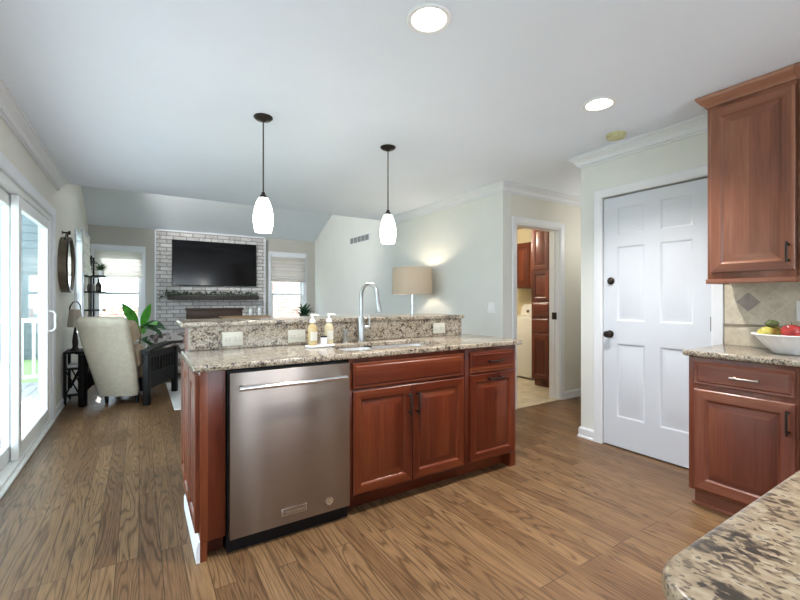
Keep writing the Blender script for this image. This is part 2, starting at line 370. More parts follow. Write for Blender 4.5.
def glass_mat(name, tint=(1, 1, 1), refl=0.10):
    m = D.materials.new(name); m.use_nodes = True; t = m.node_tree; t.nodes.clear()
    o = t.nodes.new('ShaderNodeOutputMaterial'); tr = nd(t, 'ShaderNodeBsdfTransparent', {0: (*tint, 1)}); gl = nd(t, 'ShaderNodeBsdfGlossy', {'Roughness': 0.02})
    lw = nd(t, 'ShaderNodeLayerWeight', {'Blend': 0.5}); fr = math_(t, 'ADD', 0.02, math_(t, 'MULTIPLY', math_(t, 'POWER', lw.outputs['Facing'], 5.0), 0.45)); mx = nd(t, 'ShaderNodeMixShader', {0: fr, 1: tr.outputs[0], 2: gl.outputs[0]})
    t.links.new(mx.outputs[0], o.inputs[0]); return m
def cloth_mat(name, c, scale=300, rough=0.9, trans=0.0):
    m, t, b = nmat(name); tc = nd(t, 'ShaderNodeTexCoord')
    mp = nd(t, 'ShaderNodeMapping', {'Vector': tc.outputs['Object'], 'Scale': (1, 1, 3)})
    n = nd(t, 'ShaderNodeTexNoise', {'Vector': mp.outputs[0], 'Scale': scale, 'Detail': 2})
    t.links.new(ramp(t, n.outputs[0], [(0.3, tuple(x*0.86 for x in c)), (0.7, tuple(min(1, x*1.08) for x in c))]), b.inputs['Base Color'])
    b.inputs['Roughness'].default_value = rough
    bump(t, b, n.outputs[0], 0.15, 0.002)
    if trans:
        ts = nd(t, 'ShaderNodeBsdfTranslucent', {0: (*c, 1)}); mx = nd(t, 'ShaderNodeMixShader', {0: trans, 1: b.outputs[0], 2: ts.outputs[0]})
        t.links.new(mx.outputs[0], t.nodes['Material Output'].inputs[0])
    return m

M_floor = oak_floor(); M_tile = tile_floor_mat(); M_splash = diag_tile_mat()
M_granite = granite_mat('speckled_granite', 1.25); M_granite2 = granite_mat('island_granite', 1.05, (1.15, 0.72, 1), 0.90, 0.30, -0.25, ((0.0, (0.05, 0.038, 0.03)), (0.10, (0.11, 0.078, 0.054)), (0.22, (0.19, 0.142, 0.10)), (0.30, (0.32, 0.242, 0.158)), (0.55, (0.39, 0.305, 0.205)), (0.75, (0.46, 0.385, 0.28)), (0.95, (0.29, 0.245, 0.19))))
M_wall = plain('greige_paint', (0.68, 0.67, 0.61), 0.85, var=0.015, scale=3)
M_wall2 = plain('pale_grey_paint', (0.71, 0.72, 0.69), 0.85, var=0.015, scale=3)
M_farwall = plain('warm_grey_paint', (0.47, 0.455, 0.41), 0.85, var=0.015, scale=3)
M_vault = plain('blue_grey_ceiling_paint', (0.70, 0.75, 0.79), 0.9, var=0.01, scale=3)
M_ceil = plain('ceiling_paint', (0.83, 0.885, 0.97), 0.9, var=0.012, scale=2)
M_trim = plain('white_trim_paint', (0.73, 0.75, 0.79), 0.35, var=0.01)
M_door = plain('white_door_paint', (0.63, 0.665, 0.73), 0.38, var=0.01)
M_vinyl = plain('white_vinyl', (0.82, 0.84, 0.84), 0.4, var=0.01)
M_cream = plain('cream_wall_paint', (0.60, 0.53, 0.36), 0.85, var=0.02)
M_bronze = plain('dark_bronze', (0.035, 0.028, 0.024), 0.35, metal=0.7)
M_bronze2 = plain('brushed_pewter', (0.30, 0.27, 0.25), 0.35, metal=0.9)
M_black = plain('black_plastic', (0.006, 0.006, 0.007), 0.45, spec=0.25)
M_blackwood = plain('black_stained_wood', (0.006, 0.0055, 0.0055), 0.45, var=0.3, scale=30, spec=0.18)
M_screen = plain('tv_glass', (0.004, 0.004, 0.005), 0.12, var=0.02, spec=0.3)
M_chrome = plain('chrome', (0.75, 0.76, 0.78), 0.12, metal=1, var=0.02)
M_nickel = plain('brushed_nickel', (0.42, 0.42, 0.415), 0.3, metal=1, var=0.03)
M_steel = steel_mat('brushed_stainless'); M_sinksteel = plain('sink_stainless', (0.72, 0.72, 0.72), 0.36, metal=1, var=0.04)
M_white = plain('white_ceramic', (0.85, 0.85, 0.86), 0.2, var=0.02)
M_plastic = plain('ivory_plastic', (0.58, 0.56, 0.48), 0.4, var=0.02)
M_wplastic = plain('white_plastic', (0.83, 0.83, 0.83), 0.4, var=0.02)
M_yelplastic = plain('yellowed_plastic', (0.55, 0.52, 0.30), 0.5, var=0.12, scale=40)
M_slot = plain('dark_slot_gap', (0.05, 0.05, 0.05), 0.6)
M_glass = glass_mat('window_glass', (0.93, 0.97, 0.98))
M_clear = glass_mat('clear_glass', (0.96, 0.97, 0.97))
M_lit = emis('lit_opal_glass', (1.0, 0.97, 0.91), 3.0)
M_bulb = emis('lit_bulb', (1.0, 0.96, 0.88), 8)
M_reflector = plain('can_reflector', (0.85, 0.82, 0.74), 0.3, metal=0.2)
M_brickw = brick_mat('whitewashed_brick', (0.68, 0.67, 0.665), (0.50, 0.48, 0.475), (0.27, 0.25, 0.245), ms=0.010, dirt=0.45)  # mortar colour darkened to carry the shade in the brick joints
M_brickr = brick_mat('red_brick', (0.44, 0.20, 0.15), (0.55, 0.30, 0.24), (0.7, 0.68, 0.66), dirt=0.1)
M_leather = plain('cream_leather', (0.50, 0.445, 0.35), 0.42, var=0.08, scale=25, bmp=0.1)
M_tan = plain('tan_leather', (0.36, 0.27, 0.18), 0.45, var=0.12, scale=18, bmp=0.1)
M_shade = cloth_mat('linen_roman_shade', (0.66, 0.64, 0.62), 200, trans=0.55)
M_wshade = cloth_mat('white_roman_shade', (0.80, 0.78, 0.74), 200, trans=0.3)
M_lamps = cloth_mat('linen_lamp_shade', (0.58, 0.52, 0.43), 160, trans=0.3)
M_rug = cloth_mat('pale_rug_pile', (0.58, 0.57, 0.56), 60)
M_leaf = plain('dark_leaf', (0.022, 0.085, 0.03), 0.45, var=0.4, scale=30)
M_leaf2 = plain('bright_leaf', (0.10, 0.42, 0.045), 0.4, var=0.35, scale=14)
M_leaf3 = plain('deep_leaf', (0.02, 0.10, 0.025), 0.35, var=0.35, scale=14)
M_mantel = plain('dark_mantel_wood', (0.035, 0.026, 0.024), 0.5, var=0.2, scale=20)
M_firebox = plain('bronze_fire_screen', (0.07, 0.042, 0.030), 0.45, var=0.15, metal=0.3)
M_amber = plain('amber_soap', (0.46, 0.34, 0.15), 0.15, var=0.12, scale=60, coat=0.5)
M_palesoap = plain('pale_soap', (0.54, 0.46, 0.29), 0.15, var=0.12, scale=60, coat=0.5)
M_tanwood = plain('tan_wood', (0.34, 0.21, 0.11), 0.4, var=0.15, scale=20)
M_mirror = plain('mirror_glass', (0.82, 0.85, 0.88), 0.03, metal=1, var=0.005)
M_grey = plain('grey_louvres', (0.22, 0.23, 0.235), 0.5)
M_washer = plain('washer_enamel', (0.72, 0.71, 0.67), 0.35, var=0.01)
M_thresh = plain('threshold_wood', (0.50, 0.42, 0.32), 0.45, var=0.1)
M_accent = plain('taupe_accent_tile', (0.33, 0.28, 0.25), 0.45, var=0.15, scale=30)
M_liner = plain('brown_liner_tile', (0.26, 0.21, 0.165), 0.4, var=0.1)
M_deck = plain('grey_deck_boards', (0.42, 0.43, 0.44), 0.8, var=0.1, scale=4)
M_grass = plain('lawn_green', (0.20, 0.30, 0.12), 0.95, var=0.3, scale=3)
M_siding = plain('pale_blue_siding', (0.13, 0.165, 0.185), 0.8, var=0.03)
M_red = plain('red_apple_skin', (0.42, 0.035, 0.03), 0.25, var=0.35, scale=30, coat=0.3)
M_pear = plain('yellow_pear_skin', (0.55, 0.47, 0.10), 0.4, var=0.25, scale=40)
M_avo = plain('green_avocado_skin', (0.10, 0.12, 0.035), 0.5, var=0.4, scale=80, bmp=0.4)
M_pattern, _t, _b = nmat('patterned_cloth')
_tc = nd(_t, 'ShaderNodeTexCoord'); _v = nd(_t, 'ShaderNodeTexVoronoi', {'Vector': _tc.outputs['Object'], 'Scale': 17})
_t.links.new(ramp(_t, nd(_t, 'ShaderNodeSeparateColor', {0: _v.outputs['Color']}).outputs[0], [(0.0, (0.16, 0.11, 0.11)), (0.45, (0.34, 0.29, 0.29)), (0.6, (0.62, 0.58, 0.57)), (1, (0.68, 0.66, 0.66))]), _b.inputs['Base Color']); _b.inputs['Roughness'].default_value = 0.9

# ---------------------------------------------------------------- room shell
XL, XR, XD = -0.735, 3.315, 3.298
CZ, YE, YF, YB, YD, YP = 2.46, 5.70, 8.80, -2.8, 3.16, 2.221
VZ, VS = 2.485, 0.43                     # vault: height at the far wall, rise per metre towards the kitchen
YV = YE                                  # vault reaches the header over the kitchen ceiling
vz = lambda y: VZ + VS*(YF - y)
LIGHTS = [(1.087, 1.477), (2.479, 1.542)]
LIGHTS_BACK = [(1.087, -0.95), (2.479, -0.95)]  # unseen pair behind the camera, added for their light

mb = MB(); mb.box(XL-0.3, 4.30, YB-0.2, YD+0.02, -0.08, 0); mb.box(XL-0.3, XR+0.12, YD+0.02, YF+0.2, -0.08, 0)
mb.box(4.30, 5.9, YB, YD+0.02, -0.08, 0)
fl = struct(mb.build('floor', M_floor))
mb = MB(); mb.box(XR+0.12, 5.9, YD+0.02, 6.0, -0.08, 0.0); struct(mb.build('floor_laundry', M_tile))
mb = MB(); mb.box(3.50, 4.285, YD-0.02, YD+0.06, 0.0, 0.012, 0.004); struct(mb.build('trim_threshold', M_thresh))

struct(plate('ceiling', rect(XL-0.15, 5.9, YB-0.15, YE), [circ(x, y, 0.082) for x, y in LIGHTS+LIGHTS_BACK], CZ, CZ+0.02, M_ceil))
mb = MB(); mb.box(XR+0.13, 5.9, YD+0.13, 6.0, CZ-0.02, CZ+0.02); struct(mb.build('ceiling_laundry', M_cream))
mb = MB(); mb.prism([(YE-0.12, vz(YE-0.12)), (YF+0.15, vz(YF+0.15)), (YF+0.15, vz(YF+0.15)+0.1), (YE-0.12, vz(YE-0.12)+0.1)], lambda a, b_, h: (h, a, b_), XL-0.14, XR+0.13)
struct(mb.build('ceiling_vault', M_vault))
mb = MB(); mb.box(XL, XR, YE-0.11, YE, CZ+0.02, vz(YE)+0.02); struct(mb.build('wall_header', M_vault))

# left wall with the patio door and a living room window
SD0, SD1, SDZ = 0.9, 5.30, 2.03
LW0, LW1, LWZ0, LWZ1 = 7.10, 7.95, 0.72, 2.14
toL = lambda y, z, h: (h, y, z)
outer = [(YB, 0), (SD0, 0), (SD0, SDZ), (SD1, SDZ), (SD1, 0), (5.55, 0), (5.55, CZ+0.02), (YB, CZ+0.02)]
wl = struct(plate('wall_left', outer, [], XL-0.07, XL, M_wall, toL))
outer = [(5.55, 0), (YF, 0), (YF, vz(YF)), (YE-0.11, vz(YE-0.11)), (YE-0.11, CZ+0.02), (5.55, CZ+0.02)]
plate('wall_section', outer, [rect(LW0, LW1, LWZ0, LWZ1)], XL-0.14, XL, M_wall, toL, wl)
# far wall
FW = [(-0.66, 0.06, 0.74, 2.115), (2.335, 3.085, 0.74, 2.165)]
toF = lambda x, z, h: (x, h, z)
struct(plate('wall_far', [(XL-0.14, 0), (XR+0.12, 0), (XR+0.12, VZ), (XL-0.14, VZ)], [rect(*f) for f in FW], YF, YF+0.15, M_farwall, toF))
# right wall of the living room / kitchen, up to the doorway corner
outer = [(YD, 0), (YF, 0), (YF, vz(YF)), (YE-0.11, vz(YE-0.11)), (YE-0.11, CZ), (YD, CZ)]
struct(plate('wall_right', outer, [], XR, XR+0.12, M_wall2, toL))
# doorway wall
DW0, DW1, DWZ = 3.517, 4.265, 2.05
struct(plate('wall_doorway', [(XR+0.12, 0), (DW0, 0), (DW0, DWZ), (DW1, DWZ), (DW1, 0), (5.9, 0), (5.9, CZ), (XR+0.12, CZ)], [], YD, YD+0.13, M_wall, toF))
# pantry wall with the panel door, and its return
PD0, PD1, PDZ = 1.236, 2.016, 2.062
struct(plate('wall_pantry', [(YB, 0), (PD0, 0), (PD0, PDZ), (PD1, PDZ), (PD1, 0), (YP, 0), (YP, CZ), (YB, CZ)], [], XD, XD+0.12, M_wall2, toL))
mb = MB(); mb.box(XD+0.12, 5.9, YP-0.12, YP, 0, CZ); struct(mb.build('wall_hall', M_wall))
mb = MB(); mb.box(5.78, 5.9, YP, YD, 0, CZ); struct(mb.build('wall_hall_end', M_wall))
mb = MB(); mb.box(XD+0.12, XD+0.16, PD0-0.1, PD1+0.08, 0, PDZ+0.05); struct(mb.build('pantry_gap_shade', M_slot))  # dark sheet behind the door, standing in for shade in its gaps
# laundry room
mb = MB(); mb.box(5.68, 5.8, YD+0.13, 5.9, 0, CZ-0.02); struct(mb.build('wall_laundry_right', M_cream))
mb = MB(); mb.box(XR+0.12, 5.68, 5.8, 5.9, 0, CZ-0.02); struct(mb.build('wall_laundry_far', M_cream))
# kitchen wall behind the camera with an unseen wide window added for daylight
struct(plate('wall_back', rect(XL-0.14, XD+0.12, 0, CZ), [rect(-0.2, 2.8, 0.75, 2.2)], YB-0.14, YB, M_wall2, toF))

# crown mouldings (profile: out from the wall, drop from ceiling)
def crown_prof(w_=0.075, d=0.095): return [(0, 0), (w_+0.008, 0), (w_+0.008, -0.014), (w_-0.004, -0.016), (w_-0.006, -0.026), (w_*0.70, -d*0.38), (w_*0.48, -d*0.52), (w_*0.36, -d*0.70), (0.026, -d+0.022), (0.026, -d+0.014), (0.013, -d+0.012), (0.011, -d), (0, -d)]
flatmap = lambda z0: (lambda x, y, h: (x, y, z0 + h))
def crown(name, path): struct(MB().sweep(path, crown_prof(), flatmap(CZ-0.001)).build(name, M_trim, ang=15))
e = 0.001
crown('trim_crown_left', [(XL+e, 5.66), (XL+e, YB)])
crown('trim_crown_right', [(5.78, YD-e), (XR-e, YD-e), (XR-e, YE-0.01)])
crown('trim_crown_pantry', [(XD-e, YB), (XD-e, YP+e), (5.78, YP+e)])
base_prof = [(0, 0.001), (0.022, 0.001), (0.022, 0.012), (0.014, 0.02), (0.014, 0.075), (0.006, 0.09), (0, 0.09)]
def baseb(name, path): struct(MB().sweep(path, base_prof, flatmap(0)).build(name, M_trim, ang=15))
baseb('baseboard_left', [(XL+e, YF-0.06), (XL+e, SD1+0.09)])
baseb('baseboard_doorway', [(5.78, YD-e), (4.337, YD-e)])
baseb('baseboard_right', [(3.448, YD-e), (XR-e, YD-e), (XR-e, YF-0.03)])
baseb('baseboard_pantry', [(XD-e, 2.092), (XD-e, YP+e), (5.7, YP+e)])
# casings
cas = lambda w_: [(0, 0), (0, 0.012), (0.012, 0.018), (w_-0.02, 0.02), (w_-0.006, 0.024), (w_, 0.022), (w_, 0)]
struct(MB().sweep([(PD0, 0), (PD0, PDZ), (PD1, PDZ), (PD1, 0)], cas(0.07), lambda a, b_, h: (XD-e-h, a, b_)).build('trim_pantry_casing', M_trim, ang=15))
struct(MB().sweep([(DW0, 0), (DW0, DWZ), (DW1, DWZ), (DW1, 0)], cas(0.07), lambda a, b_, h: (a, YD-e-h, b_)).build('trim_doorway_casing', M_trim, ang=15))
mb = MB(); mb.box(DW0-0.002, DW0+0.012, YD-0.004, YD+0.134, 0, DWZ); mb.box(DW1-0.012, DW1+0.002, YD-0.004, YD+0.134, 0, DWZ); mb.box(DW0+0.012, DW1-0.012, YD-0.004, YD+0.134, DWZ-0.012, DWZ)
mb.box(DW1-0.022, DW1-0.012, YD+0.05, YD+0.085, 0, DWZ-0.012)
jamb = struct(mb.build('trim_doorway_jamb', M_trim))
mb = MB(); mb.box(DW1-0.027, DW1-0.0225, YD+0.02, YD+0.085, 0.965, 1.05, 0.001); mb.build('strike_plate', M_bronze, jamb)
struct(MB().sweep([(SD0, 0), (SD0, SDZ), (SD1, SDZ), (SD1, 0)], cas(0.085), lambda a, b_, h: (XL+e+h, a, b_)).build('trim_patio_casing', M_trim, ang=15))

# panel door in the pantry wall
dr = sroot('door_1', (XD+0.006, PD1-0.003, 0), -90)          # local x runs from the knob side to the hinges
W_, H_ = PD1-PD0-0.006, PDZ-0.012
mb = MB(); st = 0.112; T_ = 0.004
xs = [(st, W_/2-0.055), (W_/2+0.055, W_-st)]
zs = [(0.25, 0.855), (1.035, 1.645), (1.735, 1.965)]
fx = [0, st, W_/2-0.055, W_/2+0.055, W_-st, W_]
mb.box(0, W_, 0.012, 0.036, 0.01, H_)
for a, b_ in ((0, st), (W_/2-0.055, W_/2+0.055), (W_-st, W_)): mb.box(a, b_, 0, 0.012, 0.01, H_)
for a, b_ in xs:
    for c, d in ((0.01, zs[0][0]), (zs[0][1], zs[1][0]), (zs[1][1], zs[2][0]), (zs[2][1], H_)): mb.box(a, b_, 0, 0.012, c, d)
    for c, d in zs: mb.loops(a, b_, c, d, [(0, 0), (0.004, 0.001), (0.014, 0.009), (0.026, 0.009), (0.05, 0.003)], 0, 0, cap=False)
mb.build('slab', M_door, dr)
kn = MB().lathe([(0, 0.0), (0.031, 0), (0.031, 0.006), (0.012, 0.010), (0.011, 0.030), (0.018, 0.036), (0.027, 0.046), (0.028, 0.054), (0.022, 0.062), (0, 0.065)], (0, 0, 0), 28, M=Matrix.Translation((0.056, 0, 0.925)) @ Matrix.Rotation(R(90), 4, 'X')).build('knob', M_bronze, dr)
MB().lathe([(0, 0), (0.030, 0), (0.030, 0.008), (0.022, 0.018), (0.014, 0.02), (0.012, 0.026), (0, 0.027)], (0, 0, 0), 28, M=Matrix.Translation((0.064, 0, 1.365)) @ Matrix.Rotation(R(90), 4, 'X')).build('deadbolt', M_bronze, dr)
for z in (0.22, 1.045, 1.86): MB().cyl((W_+0.001, -0.006, z-0.05), (W_+0.001, -0.006, z+0.05), 0.007, n=12).build('hinge', M_bronze, dr)

# sliding patio door (local x = along the wall, -y = into the room)
sd = sroot('door_2', (XL, 0, 0), 90)
mb = MB()
mb.box(SD0, SD1, 0.0, 0.065, 0.0, 0.035, 0.003); mb.box(SD0, SD1, 0.0, 0.065, SDZ-0.05, SDZ, 0.003); mb.box(SD0, 4.13, 0.066, 0.11, 0.0, 0.035, 0.003); mb.box(SD0, 4.13, 0.066, 0.11, SDZ-0.05, SDZ, 0.003)
mb.box(SD0, SD0+0.05, 0.0, 0.065, 0.035, SDZ-0.05); mb.box(SD1-0.05, SD1, 0.0, 0.065, 0.035, SDZ-0.05)
mb.box(SD0, SD1, -0.03, 0.0, 0.0, 0.018, 0.004)
mb.build('door_frame', M_vinyl, sd)
def slider_panel(x0, x1, y0, name):
    z0, z1 = 0.04, SDZ-0.055; s = 0.085
    m = MB(); m.box(x0, x0+s, y0, y0+0.045, z0, z1, 0.004); m.box(x1-s, x1, y0, y0+0.045, z0, z1, 0.004)
    m.box(x0+s, x1-s, y0+0.001, y0+0.044, z0, z0+0.11, 0.004); m.box(x0+s, x1-s, y0+0.001, y0+0.044, z1-0.085, z1, 0.004)
    p = m.build(name, M_vinyl, sd)
    MB().box(x0+s-0.005, x1-s+0.005, y0+0.018, y0+0.026, z0+0.1, z1-0.08).build('glass', M_glass, p); return p
p1 = slider_panel(4.03, SD1-0.052, 0.006, 'sliding_panel')
slider_panel(2.50, 4.12, 0.058, 'fixed_panel'); slider_panel(0.96, 2.58, 0.006, 'fixed_panel')
h = MB(); hx = 5.195
h.tube([(hx, 0.012, 0.90), (hx, -0.03, 0.905), (hx, -0.045, 0.93), (hx, -0.045, 1.07), (hx, -0.03, 1.095), (hx, 0.012, 1.10)], 0.011, 10)
h.box(hx-0.02, hx+0.02, 0.002, 0.012, 0.87, 1.13, 0.003); h.build('handle', M_wplastic, p1)

# living room windows and their shades
def window(name, loc, rz, w_, z0, z1, wall=0.14, rail=None):
    r = sroot(name, loc, rz); j = 0.03; rail = rail or (z0+z1)/2 - 0.05
    m = MB(); m.box(0, j, 0.0, wall, z0, z1); m.box(w_-j, w_, 0.0, wall, z0, z1); m.box(j, w_-j, 0, wall, z1-j, z1); m.box(j, w_-j, -0.02, wall, z0, z0+j)
    m.sweep([(0, z0), (0, z1), (w_, z1), (w_, z0)], [(-0.005, 0), (-0.005, 0.012), (0.035, 0.016), (0.04, 0.012), (0.04, 0)], lambda a, b_, h_: (a, -0.001-h_, b_))
    m.box(-0.05, w_+0.05, -0.035, 0.0, z0-0.02, z0, 0.004); m.box(-0.04, w_+0.04, -0.014, 0.0, z0-0.09, z0-0.02, 0.003)
    m.build('window_frame', M_trim, r)
    for (a, b_, y) in ((z0+j, rail+0.02, 0.065), (rail-0.02, z1-j, 0.095)):
        s = MB(); f = 0.045
        s.box(j, j+f, y, y+0.03, a, b_); s.box(w_-j-f, w_-j, y, y+0.03, a, b_); s.box(j+f, w_-j-f, y, y+0.03, a, a+f); s.box(j+f, w_-j-f, y, y+0.03, b_-f, b_)
        q = s.build('sash', M_vinyl, r); MB().box(j+f-0.004, w_-j-f+0.004, y+0.012, y+0.018, a+f-0.004, b_-f+0.004).build('glass', M_glass, q)
    return r
window('window_1', (FW[0][0], YF, 0), 0, FW[0][1]-FW[0][0], FW[0][2], FW[0][3], 0.15, 1.31)
window('window_2', (FW[1][0], YF, 0), 0, FW[1][1]-FW[1][0], FW[1][2], FW[1][3], 0.15, 1.31)
window('window_3', (XL, LW0, 0), 90, LW1-LW0, LWZ0, LWZ1, 0.14, 1.28)
wb = sroot('window_4', (2.8, YB, 0), 180)  # unseen window behind the camera, added to bring in daylight
mb = MB()
for a, b_ in ((0, 0.05), (1.0, 1.06), (1.97, 2.03), (2.95, 3.0)): mb.box(a, b_, 0.03, 0.09, 0.75, 2.2)
mb.box(0, 3.0, 0.03, 0.09, 0.75, 0.8); mb.box(0, 3.0, 0.03, 0.09, 2.15, 2.2); mb.build('window_frame', M_trim, wb)

def roman(name, label, loc, rz, x0, x1, z0, z1, m_, y0=-0.045, folds=5, depth=0.03):
    r = thing(name, label, 'window shade', (loc[0], loc[1], 0), rz)
    MB().box(x0, x1, y0-0.012, y0+0.025, z1-0.055, z1, 0.004).build('headrail', M_trim, r)
    mid = z0 + (z1-z0)*0.27
    prof = [(y0, z1-0.012)]
    n = folds
    for k in range(n):
        t0 = z1-0.05 - (z1-0.05-mid)*k/n; t1 = z1-0.05 - (z1-0.05-mid)*(k+1)/n
        prof += [(y0-0.004, t0), (y0-0.012, (t0*0.25+t1*0.75)), (y0-0.014, t1+0.004)]
    for k in range(3):                                     # gathered folds at the bottom
        a = mid - (mid-z0)*k/3; b_ = mid - (mid-z0)*(k+1)/3
        prof += [(y0-0.018-0.004*k, a), (y0-0.030-0.006*k, a*0.4+b_*0.6), (y0-0.020, b_+0.002)]
    prof += [(y0, z0), (y0+0.006, z0), (y0+0.006, z1-0.012)]
    MB().prism(prof, lambda a, b_, h_: (h_, a, b_), x0, x1).build('shade_cloth', m_, r); return r
roman('roman_shade', 'pale grey fabric roman shade on the far window behind the cream recliner', (0, YF), 0, FW[0][0]+0.01, FW[0][1]-0.01, 1.585, FW[0][3]-0.015, M_shade)
roman('roman_shade', 'pale grey fabric roman shade on the far window right of the brick chimney', (0, YF), 0, FW[1][0]+0.01, FW[1][1]-0.01, 1.575, FW[1][3]-0.015, M_shade)
roman('roman_shade', 'white deep folded roman shade on the side window behind the round mirror', (XL, 0), 90, LW0-0.02, LW1+0.02, 1.57, 2.17, M_wshade, y0=-0.085, folds=3)

# brick chimney breast
CB0, CB1, CY = 0.262, 2.19, 8.70
ch = sroot('wall_chimney')
mb = MB(); mb.box(CB0, CB1, CY, YF, 0, 2.455); mb.build('brick_face', M_brickw, ch)
mb = MB(); mb.box(CB0-0.022, CB0, CY-0.012, YF-0.001, 0, 2.455); mb.box(CB1, CB1+0.022, CY-0.012, YF-0.001, 0, 2.455); mb.box(CB0, CB1, CY-0.012, YF-0.001, 2.455, VZ-0.003+0.0); mb.build('brick_trim', M_trim, ch)
mb = MB(); mb.box(0.3, 2.15, 8.25, CY-0.001, 0.001, 0.09, 0.01); tag(mb.build('hearth', M_brickw), 'low whitewashed brick hearth in front of the fireplace', 'hearth')
t = thing('television', 'large flat black television on the whitewashed brick chimney', 'television', (1.265, CY-0.005, 1.885))
MB().box(-0.755, 0.755, -0.045, 0.004, -0.425, 0.425, 0.006).build('casing', M_black, t); MB().box(-0.745, 0.745, -0.0475, -0.0452, -0.412, 0.415).build('screen', M_screen, t)
mb = MB(); mb.box(0.44, 2.035, CY-0.19, CY-0.001, 1.195, 1.275, 0.006); tag(mb.build('mantel_shelf', M_mantel), 'dark wooden mantel shelf under the television', 'mantel')
g = MB()
for k in range(300):
    x = 0.37 + 1.67*random.random(); p = (x, CY-0.115+random.uniform(-0.05, 0.03), 1.292+random.uniform(0, 0.04))
    a = random.uniform(0, 2*PI); g.leaf(p, (math.cos(a)*0.8, math.sin(a)*0.5 - 0.2, random.uniform(-0.1, 0.7)), random.uniform(0.05, 0.085), 0.028, 0.1, n=3)
for k in range(26):
    x = 0.345 + 0.09*random.random(); g.leaf((x, CY-0.12, 1.27), (-1 if x < 0.41 else 1, random.uniform(-.6, .2), random.uniform(-0.9, 0.5)), 0.09, 0.03, 0.2, n=3)
g.tube([(0.40, CY-0.11, 1.2845), (1.2, CY-0.10, 1.287), (2.03, CY-0.11, 1.2845)], 0.008, 6)
tag(g.build('garland', M_leaf), 'dark green leafy garland lying along the mantel shelf', 'garland')
t = thing('fireplace_insert', 'dark bronze fireplace surround set in the white brick', 'fireplace', (1.25, CY, 0.092))
mb = MB(); mb.box(-0.52, 0.52, -0.05, -0.001, 0.90, 0.945, 0.006); mb.box(-0.50, 0.50, -0.03, -0.001, 0.72, 0.90, 0.004); mb.box(-0.50, -0.36, -0.03, -0.001, 0, 0.72); mb.box(0.36, 0.50, -0.03, -0.001, 0, 0.72); mb.build('surround', M_firebox, t)
MB().box(-0.36, 0.36, -0.018, -0.004, 0, 0.72).build('fire_screen', M_black, t)

# ---------------------------------------------------------------- outside
mb = MB(); mb.box(-16, XL-0.31, -6, 22, -0.45, -0.35); mb.box(XL-0.3, 9, YF+0.22, 22, -0.45, -0.35); struct(mb.build('ground', M_grass))
mb = MB()
for k in range(23): mb.box(-4.2+k*0.14, -4.2+k*0.14+0.132, -1, 8.5, -0.12, -0.09)
struct(mb.build('deck_floor', M_deck))
rail = thing('deck_railing', 'white picket railing along the deck outside the glass patio door', 'railing', (-4.15, 0, -0.09))
mb = MB(); mb.box(-0.04, 0.04, -1, 8.4, 0.94, 1.0, 0.005); mb.box(-0.03, 0.03, -1, 8.4, 0.08, 0.13, 0.005); mb.box(0.0, 3.1, 8.36, 8.44, 0.94, 1.0, 0.005); mb.box(0, 3.1, 8.37, 8.43, 0.08, 0.13, 0.005)
for k in range(22): mb.box(0.1+k*0.14, 0.136+k*0.14, 8.38, 8.42, 0.13, 0.94)
for k in range(66): mb.box(-0.018, 0.018, -0.95+k*0.14, -0.914+k*0.14, 0.13, 0.94)
for y in (-1, 1.5, 4.0, 6.5, 8.4): mb.box(-0.055, 0.055, y-0.055, y+0.055, 0, 1.08, 0.005)
mb.build('railing_frame', M_vinyl, rail)
mb = MB(); mb.box(-2.7, XL-0.15, -1.2, 8.45, 2.62, 2.72); mb.box(-2.7, -2.6, -1.2, 8.45, 2.5, 2.62)  # roof and posts added to keep the sun out of the patio door
for y in (1.5, 7.1): mb.box(-2.7, -2.6, y-0.05, y+0.05, -0.09, 2.5)
struct(mb.build('sun_block_roof', M_vinyl))
mb = MB(); mb.box(-5.2, -1.66, 14.0, 14.3, -0.35, 5.0)
for k in range(24): mb.box(-5.2, -1.66, 13.985, 14.0, -0.3+0.2*k, -0.3+0.2*k+0.185)
struct(mb.build('wall_house_wing', M_siding))
nb = thing('neighbour_house', 'pale sided house beyond the deck seen through the patio door', 'house', (-11, 9, -0.35))
mb = MB(); mb.box(-2, 0, -7, 9, 0, 3.4)
for k in range(17): mb.box(-0.01, 0.014, -7, 9, 0.2*k, 0.2*k+0.185)
mb.build('siding_wall', M_siding, nb)
MB().prism([(-2.3, 3.4), (0.35, 3.4), (-1.0, 4.9)], lambda a, b_, h_: (a, h_, b_), -7.3, 9.3).build('roof', M_deck, nb)
for y in (-4, 0, 4):
    f = MB(); f.box(0.014, 0.05, y-0.5, y+0.5, 0.9, 2.3); f = f.build('window', M_vinyl, nb); MB().box(0.05, 0.055, y-0.42, y+0.42, 0.98, 2.22).build('pane', M_screen, f)
mb = MB(); mb.box(1.2, 6.0, 11.2, 11.6, -0.35, 4.2); struct(mb.build('wall_neighbour_brick', M_brickr))
fen = thing('garden_fence', 'reddish slatted garden fence outside the window behind the recliner', 'fence', (-1.6, 12.5, -0.35))
mb = MB()
for k in range(14): mb.box(0.2+k*0.16, 0.2+k*0.16+0.10, -0.02, 0.02, 0, 1.35)
mb.box(0.2, 2.5, 0.021, 0.06, 1.1, 1.2); mb.box(0.2, 2.5, 0.021, 0.06, 0.2, 0.3); mb.build('fence_slats', M_brickr, fen)

